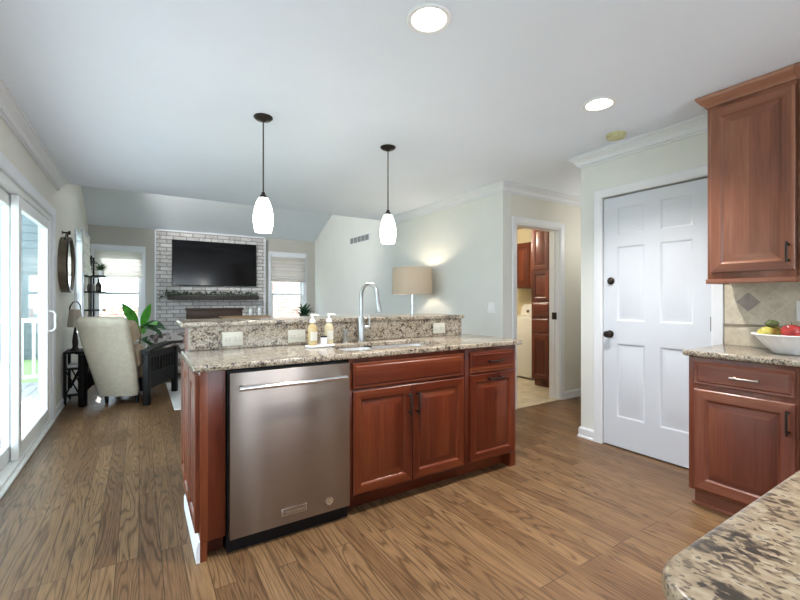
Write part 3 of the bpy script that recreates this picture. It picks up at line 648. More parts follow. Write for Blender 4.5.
# ---------------------------------------------------------------- ceiling fittings
lab = ['round recessed downlight in the kitchen ceiling, the nearer large one above the island end', 'round recessed downlight in the ceiling beside the smoke detector',
       'unseen recessed downlight added in the ceiling behind the camera over the near island', 'unseen recessed downlight added in the ceiling behind the camera by the wall cabinets']
def downlight():
    r = thing('recessed_light', lab[0], 'ceiling light', (*LIGHTS[0], CZ), 0, 'recessed ceiling lights')
    MB().lathe([(0.078, 0.0), (0.098, 0.0), (0.100, -0.004), (0.094, -0.009), (0.078, -0.006), (0.076, 0.0)], n=48).build('trim_ring', M_wplastic, r)
    MB().lathe([(0.077, -0.004), (0.066, 0.05), (0.06, 0.085), (0, 0.085), (0, 0.088), (0.063, 0.088), (0.069, 0.05), (0.080, -0.003), (0.077, -0.004)], n=48).build('reflector', M_reflector, r)
    MB().lathe([(0, 0.022), (0.03, 0.024), (0.047, 0.032), (0.052, 0.045), (0.04, 0.07), (0.02, 0.084), (0, 0.084)], n=40).build('bulb', M_bulb, r)
    return r
dl = downlight()
for i, (x, y) in enumerate(LIGHTS + LIGHTS_BACK):
    o = dl if i == 0 else copy_tree(dl); o.location = (x, y, CZ); o['label'] = lab[i]
    light('downlight_beam', 'SPOT', (x, y, CZ+0.012), 72, (1.0, 0.965, 0.92), shadow_soft_size=0.05, spot_size=R(116), spot_blend=0.9, target=(0, 0, -1))
t = thing('smoke_detector', 'yellowed round smoke detector on the ceiling above the white door', 'smoke detector', (3.04, 1.755, CZ))
MB().lathe([(0, -0.001), (0.066, -0.001), (0.068, -0.012), (0.062, -0.014), (0.060, -0.018)], n=40).build('mount', M_yelplastic, t)
m_ = MB().lathe([(0.060, -0.0185), (0.060, -0.026), (0.05, -0.036), (0.02, -0.040), (0, -0.040), (0, -0.0185), (0.06, -0.0185)], n=40)
for k in range(16): m_.box(0.052, 0.0615, -0.003, 0.003, -0.034, -0.020, M=Matrix.Rotation(2*PI*k/16, 4, 'Z'))
m_.build('cover', M_yelplastic, t)
MB().lathe([(0, -0.0455), (0.007, -0.044), (0.008, -0.0405), (0, -0.0405)], (0.02, 0.01, 0), 12).build('test_button', M_plastic, t)
def pendant():
    r = thing('pendant_lamp', 'lit white glass pendant lamp on a dark rod, the nearer left one over the bar', 'pendant lamp', (0.717, 2.878, CZ), 0, 'pendant lamps over the island bar')
    MB().lathe([(0, -0.001), (0.062, -0.001), (0.063, -0.008), (0.05, -0.02), (0.02, -0.026), (0.012, -0.034), (0, -0.034)], n=36).build('canopy', M_bronze, r)
    MB().cyl((0, 0, -0.52), (0, 0, -0.03), 0.0045, n=10).build('rod', M_bronze, r)
    MB().lathe([(0, -0.515), (0.010, -0.515), (0.014, -0.53), (0.026, -0.545), (0.032, -0.558), (0.0, -0.558)], n=28).build('socket_cap', M_bronze, r)
    MB().lathe([(0.031, -0.556), (0.045, -0.585), (0.057, -0.625), (0.065, -0.67), (0.067, -0.705), (0.063, -0.745), (0.054, -0.785), (0.052, -0.787), (0.049, -0.785), (0.060, -0.745), (0.064, -0.705), (0.062, -0.67), (0.054, -0.625), (0.041, -0.585), (0.027, -0.557), (0.031, -0.556)], n=40).build('glass_shade', M_lit, r)
    MB().ball((0, 0, -0.66), (0.03, 0.03, 0.045), 16).build('bulb', M_lit, r)
    return r
pn = pendant(); p2 = copy_tree(pn); p2.location = (1.723, 2.905, CZ); p2['label'] = 'lit white glass pendant lamp on a dark rod, the farther right one above the faucet'
for x, y in ((0.717, 2.878), (1.723, 2.905)): light('pendant_glow', 'POINT', (x, y, CZ-0.80), 6, (1, 0.95, 0.87), shadow_soft_size=0.05)

# ---------------------------------------------------------------- kitchen island
def door_prof(fw=0.052): return [(0.0, 0.02), (0, 0.003), (0.003, 0), (fw-0.006, 0), (fw, 0.004), (fw+0.004, 0.009), (fw+0.010, 0.010), (fw+0.040, 0.0025), (fw+0.044, 0.0015)]
def raised_door(name, x0, x1, z0, z1, yf, parent, mats, fw=0.052):
    return MB().loops(x0, x1, z0, z1, [(i, yf+y) for i, y in door_prof(fw)]).build(name, mats, parent, ang=20)
def drawer_front(name, x0, x1, z0, z1, yf, parent, mats):
    m = MB().loops(x0, x1, z0, z1, [(0, yf+0.02), (0, yf+0.005), (0.005, yf+0.002), (0.016, yf+0.0045), (0.022, yf)], 1, 1)
    return m.build(name, [mats[0], mats[1]], parent, ang=20)
def pull(parent, c, length, yf, vertical, mat=None, r=0.0055):
    x, z = c; a = length/2; d = -0.030
    P = lambda s, y: (x, yf+y, z+s) if vertical else (x+s, yf+y, z)
    m = MB().tube([P(-a, d), P(-a*0.55, d-0.004), P(0, d-0.005), P(a*0.55, d-0.004), P(a, d)], [r, r, r*1.1, r, r], 10)
    for s in (-a*0.78, a*0.78): m.tube([P(s, 0.001), P(s, d)], [r*1.3, r*0.9], 10)
    return m.build('handle', mat or M_bronze, parent)
CF = 2.10                                                     # face of the island cabinets
# left end of the island: panelled end with corner post
t = thing('island_end_panel', 'cherry panelled end of the kitchen island with white baseboard, left of the dishwasher', 'island end panel', (0.238, CF, 0))
mb = MB(); mb.box(0, 0.110, 0, 0.60, 0.09, 0.882, 0.002); mb.box(0, 0.030, 0.0, 0.60, 0.0, 0.09); mb.box(0.03, 0.11, 0.07, 0.6, 0.0, 0.09)
mb.build('post', cherry, t)
for k, (a, b_) in enumerate(((0.02, 0.295), (0.315, 0.59))):
    pnl = MB().loops(a, b_, 0.13, 0.86, [(i, y) for i, y in door_prof(0.055)]).build('end_panel', cherry, t, ang=20)
    pnl.rotation_euler = (0, 0, R(-90)); pnl.location = (-0.0205, b_ + a, 0)
MB().sweep([(-0.001, 0.60), (-0.001, -0.004), ], [(-0.0, 0.001), (-0.016, 0.001), (-0.016, 0.07), (-0.011, 0.08), (-0.008, 0.095), (0, 0.10)], lambda a, b_, h_: (a, b_, h_)).build('baseboard', M_trim, t)
# dishwasher
t = thing('dishwasher', 'stainless steel dishwasher with long bar handle built into the island', 'dishwasher', (0.671, CF, 0))
MB().box(-0.316, 0.316, 0.01, 0.57, 0.0, 0.872).build('tub', M_black, t)
m_ = MB(); m_.box(-0.310, 0.314, -0.028, 0.008, 0.075, 0.866, 0.004); m_.build('door', M_steel, t)
hb = MB(); hz = 0.795
hb.tube([(-0.275, -0.072, hz), (-0.1, -0.076, hz), (0.1, -0.076, hz), (0.276, -0.072, hz)], 0.0115, 16)
for x in (-0.255, 0.256): hb.cyl((x, -0.028, hz), (x, -0.072, hz), 0.012, 0.010, 16)
hb.build('handle', M_chrome, t)
MB().box(-0.312, 0.312, 0.03, 0.06, 0.0, 0.074).build('kick_plate', M_black, t)
bd = MB().box(-0.066, 0.066, -0.0305, -0.0278, 0.120, 0.158, 0.001).build('badge', M_chrome, t)
MB().box(-0.061, 0.061, -0.0312, -0.0305, 0.125, 0.153).build('badge_inset', M_bronze2, bd)
cu = D.curves.new('lettering', 'FONT'); cu.body = 'KitchenAid'; cu.size = 0.0235; cu.align_x = 'CENTER'; cu.extrude = 0.0005
tx = D.objects.new('lettering', cu); COL.objects.link(tx); dg = bpy.context.evaluated_depsgraph_get(); dg.update()
me = D.meshes.new_from_object(tx.evaluated_get(dg)); D.objects.remove(tx); me.transform(Matrix.Translation((0, -0.0315, 0.131)) @ Matrix.Rotation(R(90), 4, 'X'))
me.materials.clear(); me.materials.append(M_chrome); o = D.objects.new('lettering', me); COL.objects.link(o); o.parent = bd
MB().lathe([(0, 0), (0.022, 0), (0.021, 0.003), (0.017, 0.004), (0.014, 0.0025), (0.006, 0.003), (0, 0.004)], n=24, M=Matrix.Translation((0.192, -0.028, 0.133)) @ Matrix.Rotation(R(90), 4, 'X')).build('round_emblem', M_chrome, t)
# sink cabinet
t = thing('sink_cabinet', 'cherry sink base cabinet with two raised panel doors beside the dishwasher', 'kitchen cabinet', (0.991, CF, 0))
W_ = 0.851
mb = MB(); mb.box(0, W_, 0, 0.60, 0.10, 0.70, 0.001); mb.box(0, W_, 0, 0.02, 0.70, 0.882); mb.box(0, 0.018, 0.02, 0.6, 0.70, 0.882); mb.box(W_-0.018, W_, 0.02, 0.6, 0.70, 0.882); mb.box(0, W_, 0.585, 0.6, 0.7, 0.882)
mb.build('carcass', cherry, t)
MB().box(0, W_, 0.085, 0.10, 0.0, 0.10).build('toe_kick', cherry[1], t)
drawer_front('false_drawer_front', 0.018, W_-0.022, 0.712, 0.856, -0.0205, t, cherry)
d1 = raised_door('door', 0.018, 0.4145, 0.118, 0.697, -0.0205, t, cherry); d2 = raised_door('door', 0.4185, W_-0.022, 0.118, 0.697, -0.0205, t, cherry)
pull(d1, (0.388, 0.585), 0.135, -0.0205, True); pull(d2, (0.447, 0.585), 0.135, -0.0205, True)
# drawer cabinet
t = thing('drawer_cabinet', 'narrow cherry base cabinet with one drawer at the right end of the island', 'kitchen cabinet', (1.844, CF, 0))
W_ = 0.488
mb = MB(); mb.box(0, W_, 0, 0.60, 0.10, 0.882, 0.001); mb.box(W_-0.06, W_, 0.0, 0.6, 0.0, 0.10)
mb.build('carcass', cherry, t)
MB().box(0, W_-0.06, 0.085, 0.10, 0.0, 0.10).build('toe_kick', cherry[1], t)
d1 = drawer_front('drawer', 0.034, W_-0.034, 0.715, 0.856, -0.0205, t, cherry); pull(d1, (0.255, 0.787), 0.13, -0.0205, False)
d2 = raised_door('door', 0.034, W_-0.034, 0.118, 0.702, -0.0205, t, cherry); pull(d2, (0.255, 0.668), 0.13, -0.0205, False)
# bar wall behind the cabinets
t = thing('bar_wall', 'cherry clad raised bar wall at the back of the island', 'bar wall', (0.247, 2.745, 0))
mb = MB(); mb.box(0, 2.073, -0.04, 0.24, 0.0, 1.051, 0.002); mb.build('panel_body', cherry, t)
pnl = MB().loops(-0.23, 0.03, 0.13, 0.87, [(i, y) for i, y in door_prof(0.05)]).build('end_panel', cherry, t, ang=20); pnl.rotation_euler = (0, 0, R(-90)); pnl.location = (-0.0205, 0, 0)
# granite
SX0, SX1, SY0, SY1 = 1.02, 1.76, 2.20, 2.55
sk = [rrect(SX0, 1.335, SY0, SY1, 0.06), rrect(1.365, SX1, SY0+0.0, SY1, 0.06)]
tag(plate('island_countertop', rrect(0.207, 2.392, 2.072, 2.703, (0.012, 0.03, 0.012, 0.004)), [rrect(SX0, SX1, SY0, SY1, 0.06)], 0.883, 0.914, M_granite, bev=0.006), 'speckled beige granite worktop of the island with the sink cut in', 'countertop')
mb = MB(); mb.box(0.247, 2.318, 2.683, 2.7045, 0.915, 1.0510); tag(mb.build('granite_backsplash', M_granite), 'upright speckled granite riser between worktop and raised bar', 'backsplash')
tag(plate('bar_countertop', rrect(0.205, 2.345, 2.668, 3.12, (0.012, 0.012, 0.05, 0.05)), [], 1.0515, 1.080, M_granite, bev=0.006), 'raised narrow granite bar top along the back of the island', 'countertop')
# sink
t = thing('kitchen_sink', 'stainless double bowl undermount sink in the island worktop', 'sink', (0, 0, 0.882))
for (x0, x1) in ((SX0-0.006, 1.345), (1.355, SX1+0.006)):
    m_ = MB(); prev = None
    for ins, z in ((-0.001, 0.0), (0.004, -0.02), (0.012, -0.13), (0.03, -0.155), (0.09, -0.165)):
        cur = [m_.bm.verts.new((p[0], p[1], z)) for p in rrect(x0+ins, x1-ins, SY0-0.006+ins, SY1+0.006-ins, max(0.02, 0.06-ins*0.3))]
        if prev:
            for k in range(len(cur)): m_.bm.faces.new((prev[k], prev[(k+1) % len(cur)], cur[(k+1) % len(cur)], cur[k]))
        prev = cur
    m_.bm.faces.new(prev)
    bw = m_.build('bowl', M_sinksteel, t)
    MB().lathe([(0, -0.1645), (0.04, -0.1645), (0.042, -0.162), (0.03, -0.1625), (0, -0.163)], ((x0+x1)/2, (SY0+SY1)/2, 0), 24).build('drain', M_chrome, bw)
MB().box(1.3452, 1.3548, SY0+0.01, SY1-0.01, -0.16, -0.004, 0.002).build('divider', M_sinksteel, t)
# faucet
t = thing('kitchen_faucet', 'tall brushed nickel gooseneck faucet with side lever behind the sink', 'faucet', (1.325, 2.605, 0.9145))
MB().lathe([(0, 0), (0.029, 0), (0.029, 0.008), (0.0235, 0.012), (0.0225, 0.17), (0.019, 0.178), (0, 0.178)], n=28).build('body', M_nickel, t)
dx, dy = 0.30, -0.954
arc = [(0, 0, 0.16), (0, 0, 0.30)] + [(0.078*(1-math.cos(R(a)))*dx, 0.078*(1-math.cos(R(a)))*dy, 0.315+0.095*math.sin(R(a))) for a in range(0, 181, 15)]
ex, ey = 0.156*dx, 0.156*dy
arc += [(ex*1.03, ey*1.03, 0.29)]
MB().tube(arc, 0.0135, 16).build('spout', M_nickel, t)
MB().tube([(ex*1.03, ey*1.03, 0.293), (ex*1.05, ey*1.05, 0.28), (ex*1.10, ey*1.10, 0.235), (ex*1.12, ey*1.12, 0.215)], [0.0145, 0.016, 0.020, 0.019], 16).build('spray_head', M_nickel, t)
m_ = MB(); m_.tube([(0.018, 0, 0.098), (0.055, -0.004, 0.098)], [0.015, 0.013], 14); m_.tube([(0.05, -0.004, 0.098), (0.064, -0.006, 0.11), (0.062, -0.006, 0.15), (0.055, -0.006, 0.185)], [0.012, 0.008, 0.006, 0.005], 10)
m_.build('lever', M_nickel, t)
MB().lathe([(0, 0), (0.021, 0), (0.021, 0.004), (0.015, 0.008), (0.015, 0.055), (0.017, 0.058), (0.017, 0.088), (0.013, 0.092), (0, 0.092)], n=24).build('air_gap_cap', M_nickel).location = (1.20, 2.60, 0.9145)
tag(D.objects['air_gap_cap'], 'short brushed nickel sink air gap cap left of the faucet', 'sink fitting')
# tray and soap
t0 = (0.975, 2.49)
tr = plate('soap_tray', rrect(-0.10, 0.10, -0.048, 0.048, 0.045), [], 0, 0.012, M_white, bev=0.004); tr.location = (*t0, 0.9148); tr.rotation_euler = (0, 0, R(12))
tag(tr, 'small white oval tray holding the soap bottles on the worktop', 'tray')
def soap(label, loc, s, m_l):
    r = thing('soap_bottle', label, 'soap bottle', loc, 20, 'hand soap bottles by the sink')
    MB().lathe([(0, 0.0005), (0.028*s, 0.0005), (0.031*s, 0.004), (0.031*s, 0.105), (0.026*s, 0.122), (0.014, 0.132), (0.014, 0.138), (0, 0.138)], n=28).build('bottle', m_l, r)
    m = MB().lathe([(0, 0.1385), (0.017, 0.1385), (0.019, 0.142), (0.018, 0.156), (0.012, 0.162), (0.007, 0.166), (0.006, 0.182), (0.012, 0.184), (0.013, 0.196), (0, 0.198)], n=24)
    m.tube([(0, 0, 0.189), (0.02, -0.012, 0.190), (0.036, -0.022, 0.186)], [0.008, 0.007, 0.005], 10); m.build('pump', M_wplastic, r)
    for k in range(8): pass
    lb = MB()
    for k in range(18):
        a = R(-60 - 90*k/17)
        lb.box(-0.0024*s, 0.0024*s, -0.0318*s, -0.0312*s, 0.03, 0.085, M=Matrix.Rotation(a + R(90), 4, 'Z'))
    lb.build('label', M_plastic, r)
z = 0.9268
soap('amber hand soap bottle with white pump, left on the white tray', (t0[0]-0.055, t0[1]-0.010, z), 0.95, M_amber)
soap('pale yellow soap bottle with white pump, at the right end of the tray', (t0[0]+0.066, t0[1]+0.016, z), 0.92, M_palesoap)
t = thing('candle_jar', 'small white candle jar with a dark lid between the soap bottles', 'jar', (t0[0]+0.018, t0[1]-0.016, z))
MB().lathe([(0, 0), (0.02, 0), (0.022, 0.003), (0.022, 0.046), (0, 0.046)], n=24).build('jar_body', M_white, t); MB().lathe([(0, 0.0462), (0.0215, 0.0462), (0.0215, 0.056), (0, 0.057)], n=24).build('lid', M_bronze, t)
# outlets on the riser
def outlet(label, loc, rz, w_=0.118, h_=0.084, plate_m=M_plastic, kind='outlet', n=2):
    r = thing('electrical_outlet' if kind == 'outlet' else 'light_switch', label, 'outlet' if kind == 'outlet' else 'switch', loc, rz)
    MB().box(-w_/2, w_/2, -0.006, -0.0002, -h_/2, h_/2, 0.002).build('cover_plate', plate_m, r)
    for k in range(n):
        cx = (k-(n-1)/2)*w_*0.48
        if kind == 'outlet':
            s = MB().box(cx-0.022, cx+0.022, -0.0085, -0.0060, -0.016, 0.016, 0.001).build('socket', plate_m, r)
            q = MB()
            for dx in (-0.010, 0.010):
                for dz in (-0.007, 0.006): q.box(cx+dx-0.003, cx+dx+0.003, -0.009, -0.0084, dz-0.0012, dz+0.0014)
            q.build('slots', M_slot, s)
        else: MB().box(cx-0.016, cx+0.016, -0.010, -0.0060, -0.033, 0.033, 0.002).build('rocker', plate_m, r)
    return r
outlet('cream double outlet on the granite riser above the dishwasher', (0.485, 2.683, 0.972), 0)
outlet('cream outlet on the granite riser behind the soap bottles', (0.885, 2.683, 0.970), 0)
outlet('cream outlet on the granite riser right of the faucet', (2.075, 2.683, 0.976), 0)

# ---------------------------------------------------------------- right hand cabinets
RF = 2.757
def base_unit(label, y1, w_, loc_x=RF, left_leg=True, mats=cherry3, hingeR=True):
    r = thing('base_cabinet', label, 'kitchen cabinet', (loc_x, y1, 0), -90)
    m = MB(); m.box(0, w_, 0, XD-loc_x-0.002, 0.10, 0.882, 0.001); m.build('carcass', mats, r)
    m = MB(); m.box(0.012 if left_leg else 0, w_, 0.05, 0.07, 0.0, 0.10); m.box(0.0 if left_leg else 0.0, w_, 0.036, 0.05, 0.0, 0.016, 0.004)
    if left_leg: m.box(0.012, 0.03, 0.07, 0.5, 0, 0.10)
    m.build('toe_kick', mats[1], r)
    d = drawer_front('drawer', 0.032, w_-0.012, 0.722, 0.858, -0.0205, r, mats); pull(d, (w_*0.5+0.035, 0.787), 0.125, -0.0205, False, M_bronze2)
    d = raised_door('door', 0.034, w_-0.012, 0.122, 0.694, -0.0205, r, mats, 0.060)
    pull(d, (w_-0.035, 0.60) if hingeR else (0.06, 0.60), 0.125, -0.0205, True, M_bronze)
    return r
base_unit('cherry base cabinet with drawer beside the white panel door', 1.150, 0.485)
base_unit('cherry base cabinet cut by the photo edge under the fruit bowl', 0.662, 0.60, left_leg=False, hingeR=False)
base_unit('cherry base cabinet along the right wall outside the view', 0.060, 0.60, left_leg=False)
tag(plate('wall_counter', rrect(2.722, XD-0.012, -1.4, 1.178, (0, 0, 0.004, 0.03)), [], 0.883, 0.914, M_granite, bev=0.007), 'speckled granite worktop along the right wall under the fruit bowl', 'countertop')
bs = sroot('backsplash_wall_tile'); mb = MB(); mb.box(XD-0.010, XD-0.0005, -1.4, 1.165, 0.9145, 1.36); mb.build('wall_tile_field', M_splash, bs)
mb = MB(); mb.box(XD-0.016, XD-0.0102, -1.4, 1.165, 1.040, 1.056, 0.002); mb.build('liner_strip', M_liner, bs)
for y in (1.034, 0.51):
    mb = MB(); mb.prism([(y-0.062, 1.197), (y, 1.135), (y+0.062, 1.197), (y, 1.259)], lambda a, b_, h_: (h_, a, b_), XD-0.0135, XD-0.0102); mb.build('accent_tile', M_accent, bs)
outlet('white outlet on the tiled backsplash above the fruit bowl', (XD-0.0102, 0.768, 1.145), -90, 0.075, 0.118, M_wplastic, n=1)
# wall cabinets
UX = 2.967
def wall_unit(label, y1, w_, hingeL=True, first=False):
    r = thing('wall_cabinet', label, 'kitchen cabinet', (UX, y1, 0), -90); dp = XD-UX-0.002
    m = MB(); m.box(0, w_, 0, dp, 1.338, 2.40, 0.001); m.build('carcass', cherry2, r)
    d = raised_door('door', 0.022, w_-0.003, 1.375, 2.366, -0.0205, r, cherry2, 0.058)
    pull(d, (w_-0.03, 1.468) if hingeL else (0.05, 1.468), 0.11, -0.0205, True, M_bronze)
    cr = MB(); pr = [(0, 2.392), (0.010, 2.392), (0.014, 2.402), (0.03, 2.418), (0.044, 2.436), (0.048, 2.444), (0.05, 2.456), (0, 2.456)]
    pth = [(w_, 0.0), (0, 0.0), (0, dp)] if first else [(w_, 0.0), (0, 0.0)]
    pth = [(x, y-0.001) for x, y in pth]
    cr.sweep(pth, pr, lambda a, b_, h_: (a, b_, h_)); cr.build('crown_moulding', cherry2[1], r)
    lr = MB(); lr.box(-0.006 if first else 0, w_, -0.012, 0.016, 1.309, 1.337, 0.004)
    if first: lr.box(-0.006, 0.02, 0.016, dp-0.06, 1.309, 1.337, 0.004)
    lr.build('light_rail', cherry2[1], r); return r
wall_unit('tall cherry wall cabinet with raised panel door above the granite counter', 1.135, 0.41, True, True)
wall_unit('cherry wall cabinet barely seen at the upper right photo edge', 0.7235, 0.45, False)
wall_unit('cherry wall cabinet on the right wall outside the view', 0.272, 0.45)
# fruit bowl
BX, BY = 3.04, 0.768
t = thing('fruit_bowl', 'white fluted ceramic bowl of fruit on the right wall counter', 'bowl', (BX, BY, 0.9148))
wv = lambda a, z: 1 + (0.022*math.cos(18*a) if 0.01 < z < 0.098 else 0)
MB().lathe([(0, 0), (0.07, 0), (0.076, 0.004), (0.082, 0.012), (0.118, 0.05), (0.146, 0.085), (0.166, 0.102), (0.172, 0.105), (0.168, 0.109), (0.143, 0.094), (0.112, 0.056), (0.078, 0.022), (0, 0.018)], n=108, wob=wv).build('bowl_body', M_white, t)
def pear(label, loc, rot, s=1.0, m_=M_pear):
    r = thing('pear', label, 'fruit', loc); r.rotation_euler = rot
    MB().lathe([(0, -0.036*s), (0.016*s, -0.035*s), (0.032*s, -0.022*s), (0.037*s, -0.002*s), (0.032*s, 0.018*s), (0.021*s, 0.038*s), (0.016*s, 0.052*s), (0.009*s, 0.06*s), (0, 0.058*s)], n=24).build('flesh', m_, r)
    MB().tube([(0, 0, 0.056*s), (0.002, 0, 0.068*s), (0.006, 0, 0.078*s)], 0.002, 6).build('stem', M_mantel, r)
zb = 0.9148
pear('yellow green pear at the left rim of the fruit bowl', (BX-0.03, BY+0.098, zb+0.108), (R(72), R(15), R(55)))
pear('yellow pear lying behind the other pear in the fruit bowl', (BX+0.045, BY+0.085, zb+0.112), (R(80), R(0), R(100)))
a_ = MB().lathe([(0, -0.026), (0.014, -0.024), (0.023, -0.010), (0.024, 0.005), (0.017, 0.024), (0.008, 0.034), (0, 0.036)], n=24).build('avocado', M_avo); a_.location = (BX+0.004, BY+0.085, zb+0.160); a_.rotation_euler = (R(85), 0, R(40)); tag(a_, 'dark green avocado on top of the yellow pears', 'fruit')
t = thing('apple', 'large red apple heaped in the white fruit bowl', 'fruit', (BX-0.03, BY-0.012, zb+0.118))
MB().lathe([(0, -0.040), (0.015, -0.043), (0.032, -0.034), (0.048, -0.004), (0.047, 0.018), (0.034, 0.037), (0.018, 0.042), (0.007, 0.036), (0, 0.030)], n=32).build('flesh', M_red, t)
MB().tube([(0, 0, 0.03), (0.002, 0.001, 0.045), (0.006, 0.003, 0.056)], 0.002, 6).build('stem', M_mantel, t)
t = thing('apple', 'second red apple deep in the fruit bowl behind the large one', 'fruit', (BX+0.055, BY-0.035, zb+0.105))
MB().lathe([(0, -0.034), (0.013, -0.037), (0.028, -0.029), (0.041, -0.004), (0.040, 0.016), (0.029, 0.032), (0.016, 0.036), (0.006, 0.03), (0, 0.026)], n=32).build('flesh', M_red, t)

# ---------------------------------------------------------------- near island at the bottom right corner
t = thing('near_island_cabinet', 'cherry base of the near island under the corner granite top', 'kitchen cabinet', (0.50, -0.62, 0))
MB().box(0, 1.38, 0, 0.83, 0.09, 0.882, 0.002).build('carcass', cherry2, t); MB().box(0.05, 1.33, 0.05, 0.78, 0, 0.09).build('toe_kick', cherry2[1], t)
for k in range(3):
    d = MB().loops(0.02+k*0.455, 0.455+k*0.455, 0.12, 0.86, [(i, y) for i, y in door_prof(0.055)]).build('back_panel', cherry2, t, ang=20); d.rotation_euler = (0, 0, R(180)); d.location = (1.39, 0.8505, 0)
tag(plate('near_island_countertop', rrect(0.462, 1.92, -0.66, 0.245, (0.06, 0.06, 0.06, 0.075), 10), [], 0.883, 0.914, M_granite2, bev=0.010), 'near island granite top with rounded corner at the lower right', 'countertop')

# ---------------------------------------------------------------- walls: vent, switches, mirror
t = thing('air_vent', 'white louvred air return vent high on the long right wall', 'air vent', (XR-0.0005, 6.97, 2.21), -90)
m_ = MB(); m_.box(0, 0.79, -0.008, 0, 0, 0.125, 0.002); m_.build('vent_frame', M_trim, t)
for k in range(5):
    x0 = 0.035 + k*0.147
    s = MB(); s.box(x0, x0+0.125, -0.011, -0.0082, 0.014, 0.111)
    s.build('louvre_panel', M_grey, t)
outlet('white double light switch on the right wall near the doorway corner', (XR-0.0002, 3.335, 1.118), -90, 0.115, 0.118, M_wplastic, 'switch', 2)
outlet('white single light switch on the left wall beside the patio door', (XL+0.0002, 5.46, 1.10), 90, 0.075, 0.20, M_wplastic, 'switch', 1)
t = thing('wall_mirror', 'round strap hung wall mirror with deep dark frame right of the patio door', 'mirror', (XL, 5.97, 1.60), 90)
rm = Matrix.Rotation(R(90), 4, 'X')
MB().lathe([(0.28, 0.001), (0.312, 0.001), (0.314, 0.07), (0.308, 0.078), (0.290, 0.078), (0.286, 0.072), (0.285, 0.02), (0.28, 0.02)], n=64, M=rm).build('frame', plain('aged_bronze', (0.16, 0.13, 0.095), 0.4, metal=0.6, var=0.2), t)
MB().lathe([(0.296, 0.0785), (0.316, 0.074), (0.318, 0.080), (0.312, 0.086), (0.296, 0.086), (0.294, 0.082)], n=64, M=rm).build('front_rim', M_bronze, t)
MB().lathe([(0, 0.064), (0.286, 0.064), (0.286, 0.068), (0, 0.068)], n=64, M=rm).build('mirror_glass', M_mirror, t)
m_ = MB()
for s in (-1, 1): m_.tube([(s*0.17, -0.045, 0.27), (s*0.09, -0.045, 0.315), (s*0.012, -0.045, 0.362)], 0.008, 8)
m_.build('strap', M_mantel, t)
MB().lathe([(0, 0.001), (0.02, 0.001), (0.02, 0.006), (0.01, 0.01), (0.01, 0.055), (0.024, 0.06), (0.024, 0.075), (0, 0.08)], n=20, M=Matrix.Translation((0, 0, 0.365)) @ rm).build('hook', M_bronze, t)

# ---------------------------------------------------------------- living room
tag(plate('area_rug', rrect(0.325, 2.9, 5.10, 7.35, 0.02), [], 0.001, 0.009, M_rug, bev=0.003), 'pale grey rug on the oak floor beyond the island', 'rug')
# recliner (front = local -y)
t = thing('recliner', 'cream leather recliner with black slatted wooden arms seen from behind', 'armchair', (-0.075, 5.985, 0), 152.4)
def cushion(name, x0, x1, y0, y1, z0, z1, m_, bev=0.05, M=None): return MB().box(x0, x1, y0, y1, z0, z1, bev, 4, M=M).build(name, m_, t, ang=60)
def slab_between(rows, m_, name, parent):
    """rows: (z, yfront, yback, half width)"""
    m = MB(); prev = None
    for z, y0, y1, hw in rows:
        cur = []
        k = 0.045
        for (x, y) in ((-hw+k, y0), (hw-k, y0), (hw-0.006, y0+k*0.6), (hw, (y0+y1)/2), (hw-0.004, y1-k*0.5), (hw-k, y1), (0, y1+0.012), (-hw+k, y1), (-hw+0.004, y1-k*0.5), (-hw, (y0+y1)/2), (-hw+0.006, y0+k*0.6)):
            cur.append(m.bm.verts.new((x, y, z)))
        if prev:
            for j in range(len(cur)): m.bm.faces.new((prev[j], prev[(j+1) % len(cur)], cur[(j+1) % len(cur)], cur[j]))
        else: m.bm.faces.new(cur[::-1])
        prev = cur
    m.bm.faces.new(prev); return m.build(name, m_, parent, ang=60)
slab_between([(0.10, 0.21, 0.29, 0.205), (0.14, 0.205, 0.305, 0.22), (0.40, 0.295, 0.39, 0.245), (0.70, 0.415, 0.505, 0.262), (0.90, 0.49, 0.58, 0.268), (0.915, 0.49, 0.592, 0.271), (0.97, 0.505, 0.61, 0.268), (1.005, 0.525, 0.605, 0.25), (1.022, 0.545, 0.585, 0.22)], M_leather, 'backrest', t)
cushion('headrest_cushion', -0.275, 0.275, -0.09, 0.085, -0.12, 0.13, M_tan, 0.06, Matrix.Translation((0, 0.41, 0.84)) @ Matrix.Rotation(R(-20), 4, 'X'))
cushion('lumbar_cushion', -0.275, 0.275, -0.10, 0.085, -0.13, 0.12, M_tan, 0.06, Matrix.Translation((0, 0.30, 0.57)) @ Matrix.Rotation(R(-20), 4, 'X'))
cushion('seat', -0.285, 0.285, -0.42, 0.20, 0.28, 0.46, M_tan, 0.05)
cushion('footrest', -0.27, 0.27, -0.46, -0.425, 0.10, 0.42, M_tan, 0.015)
MB().box(-0.26, 0.26, -0.36, 0.19, 0.13, 0.28, 0.01).build('seat_base', M_black, t)
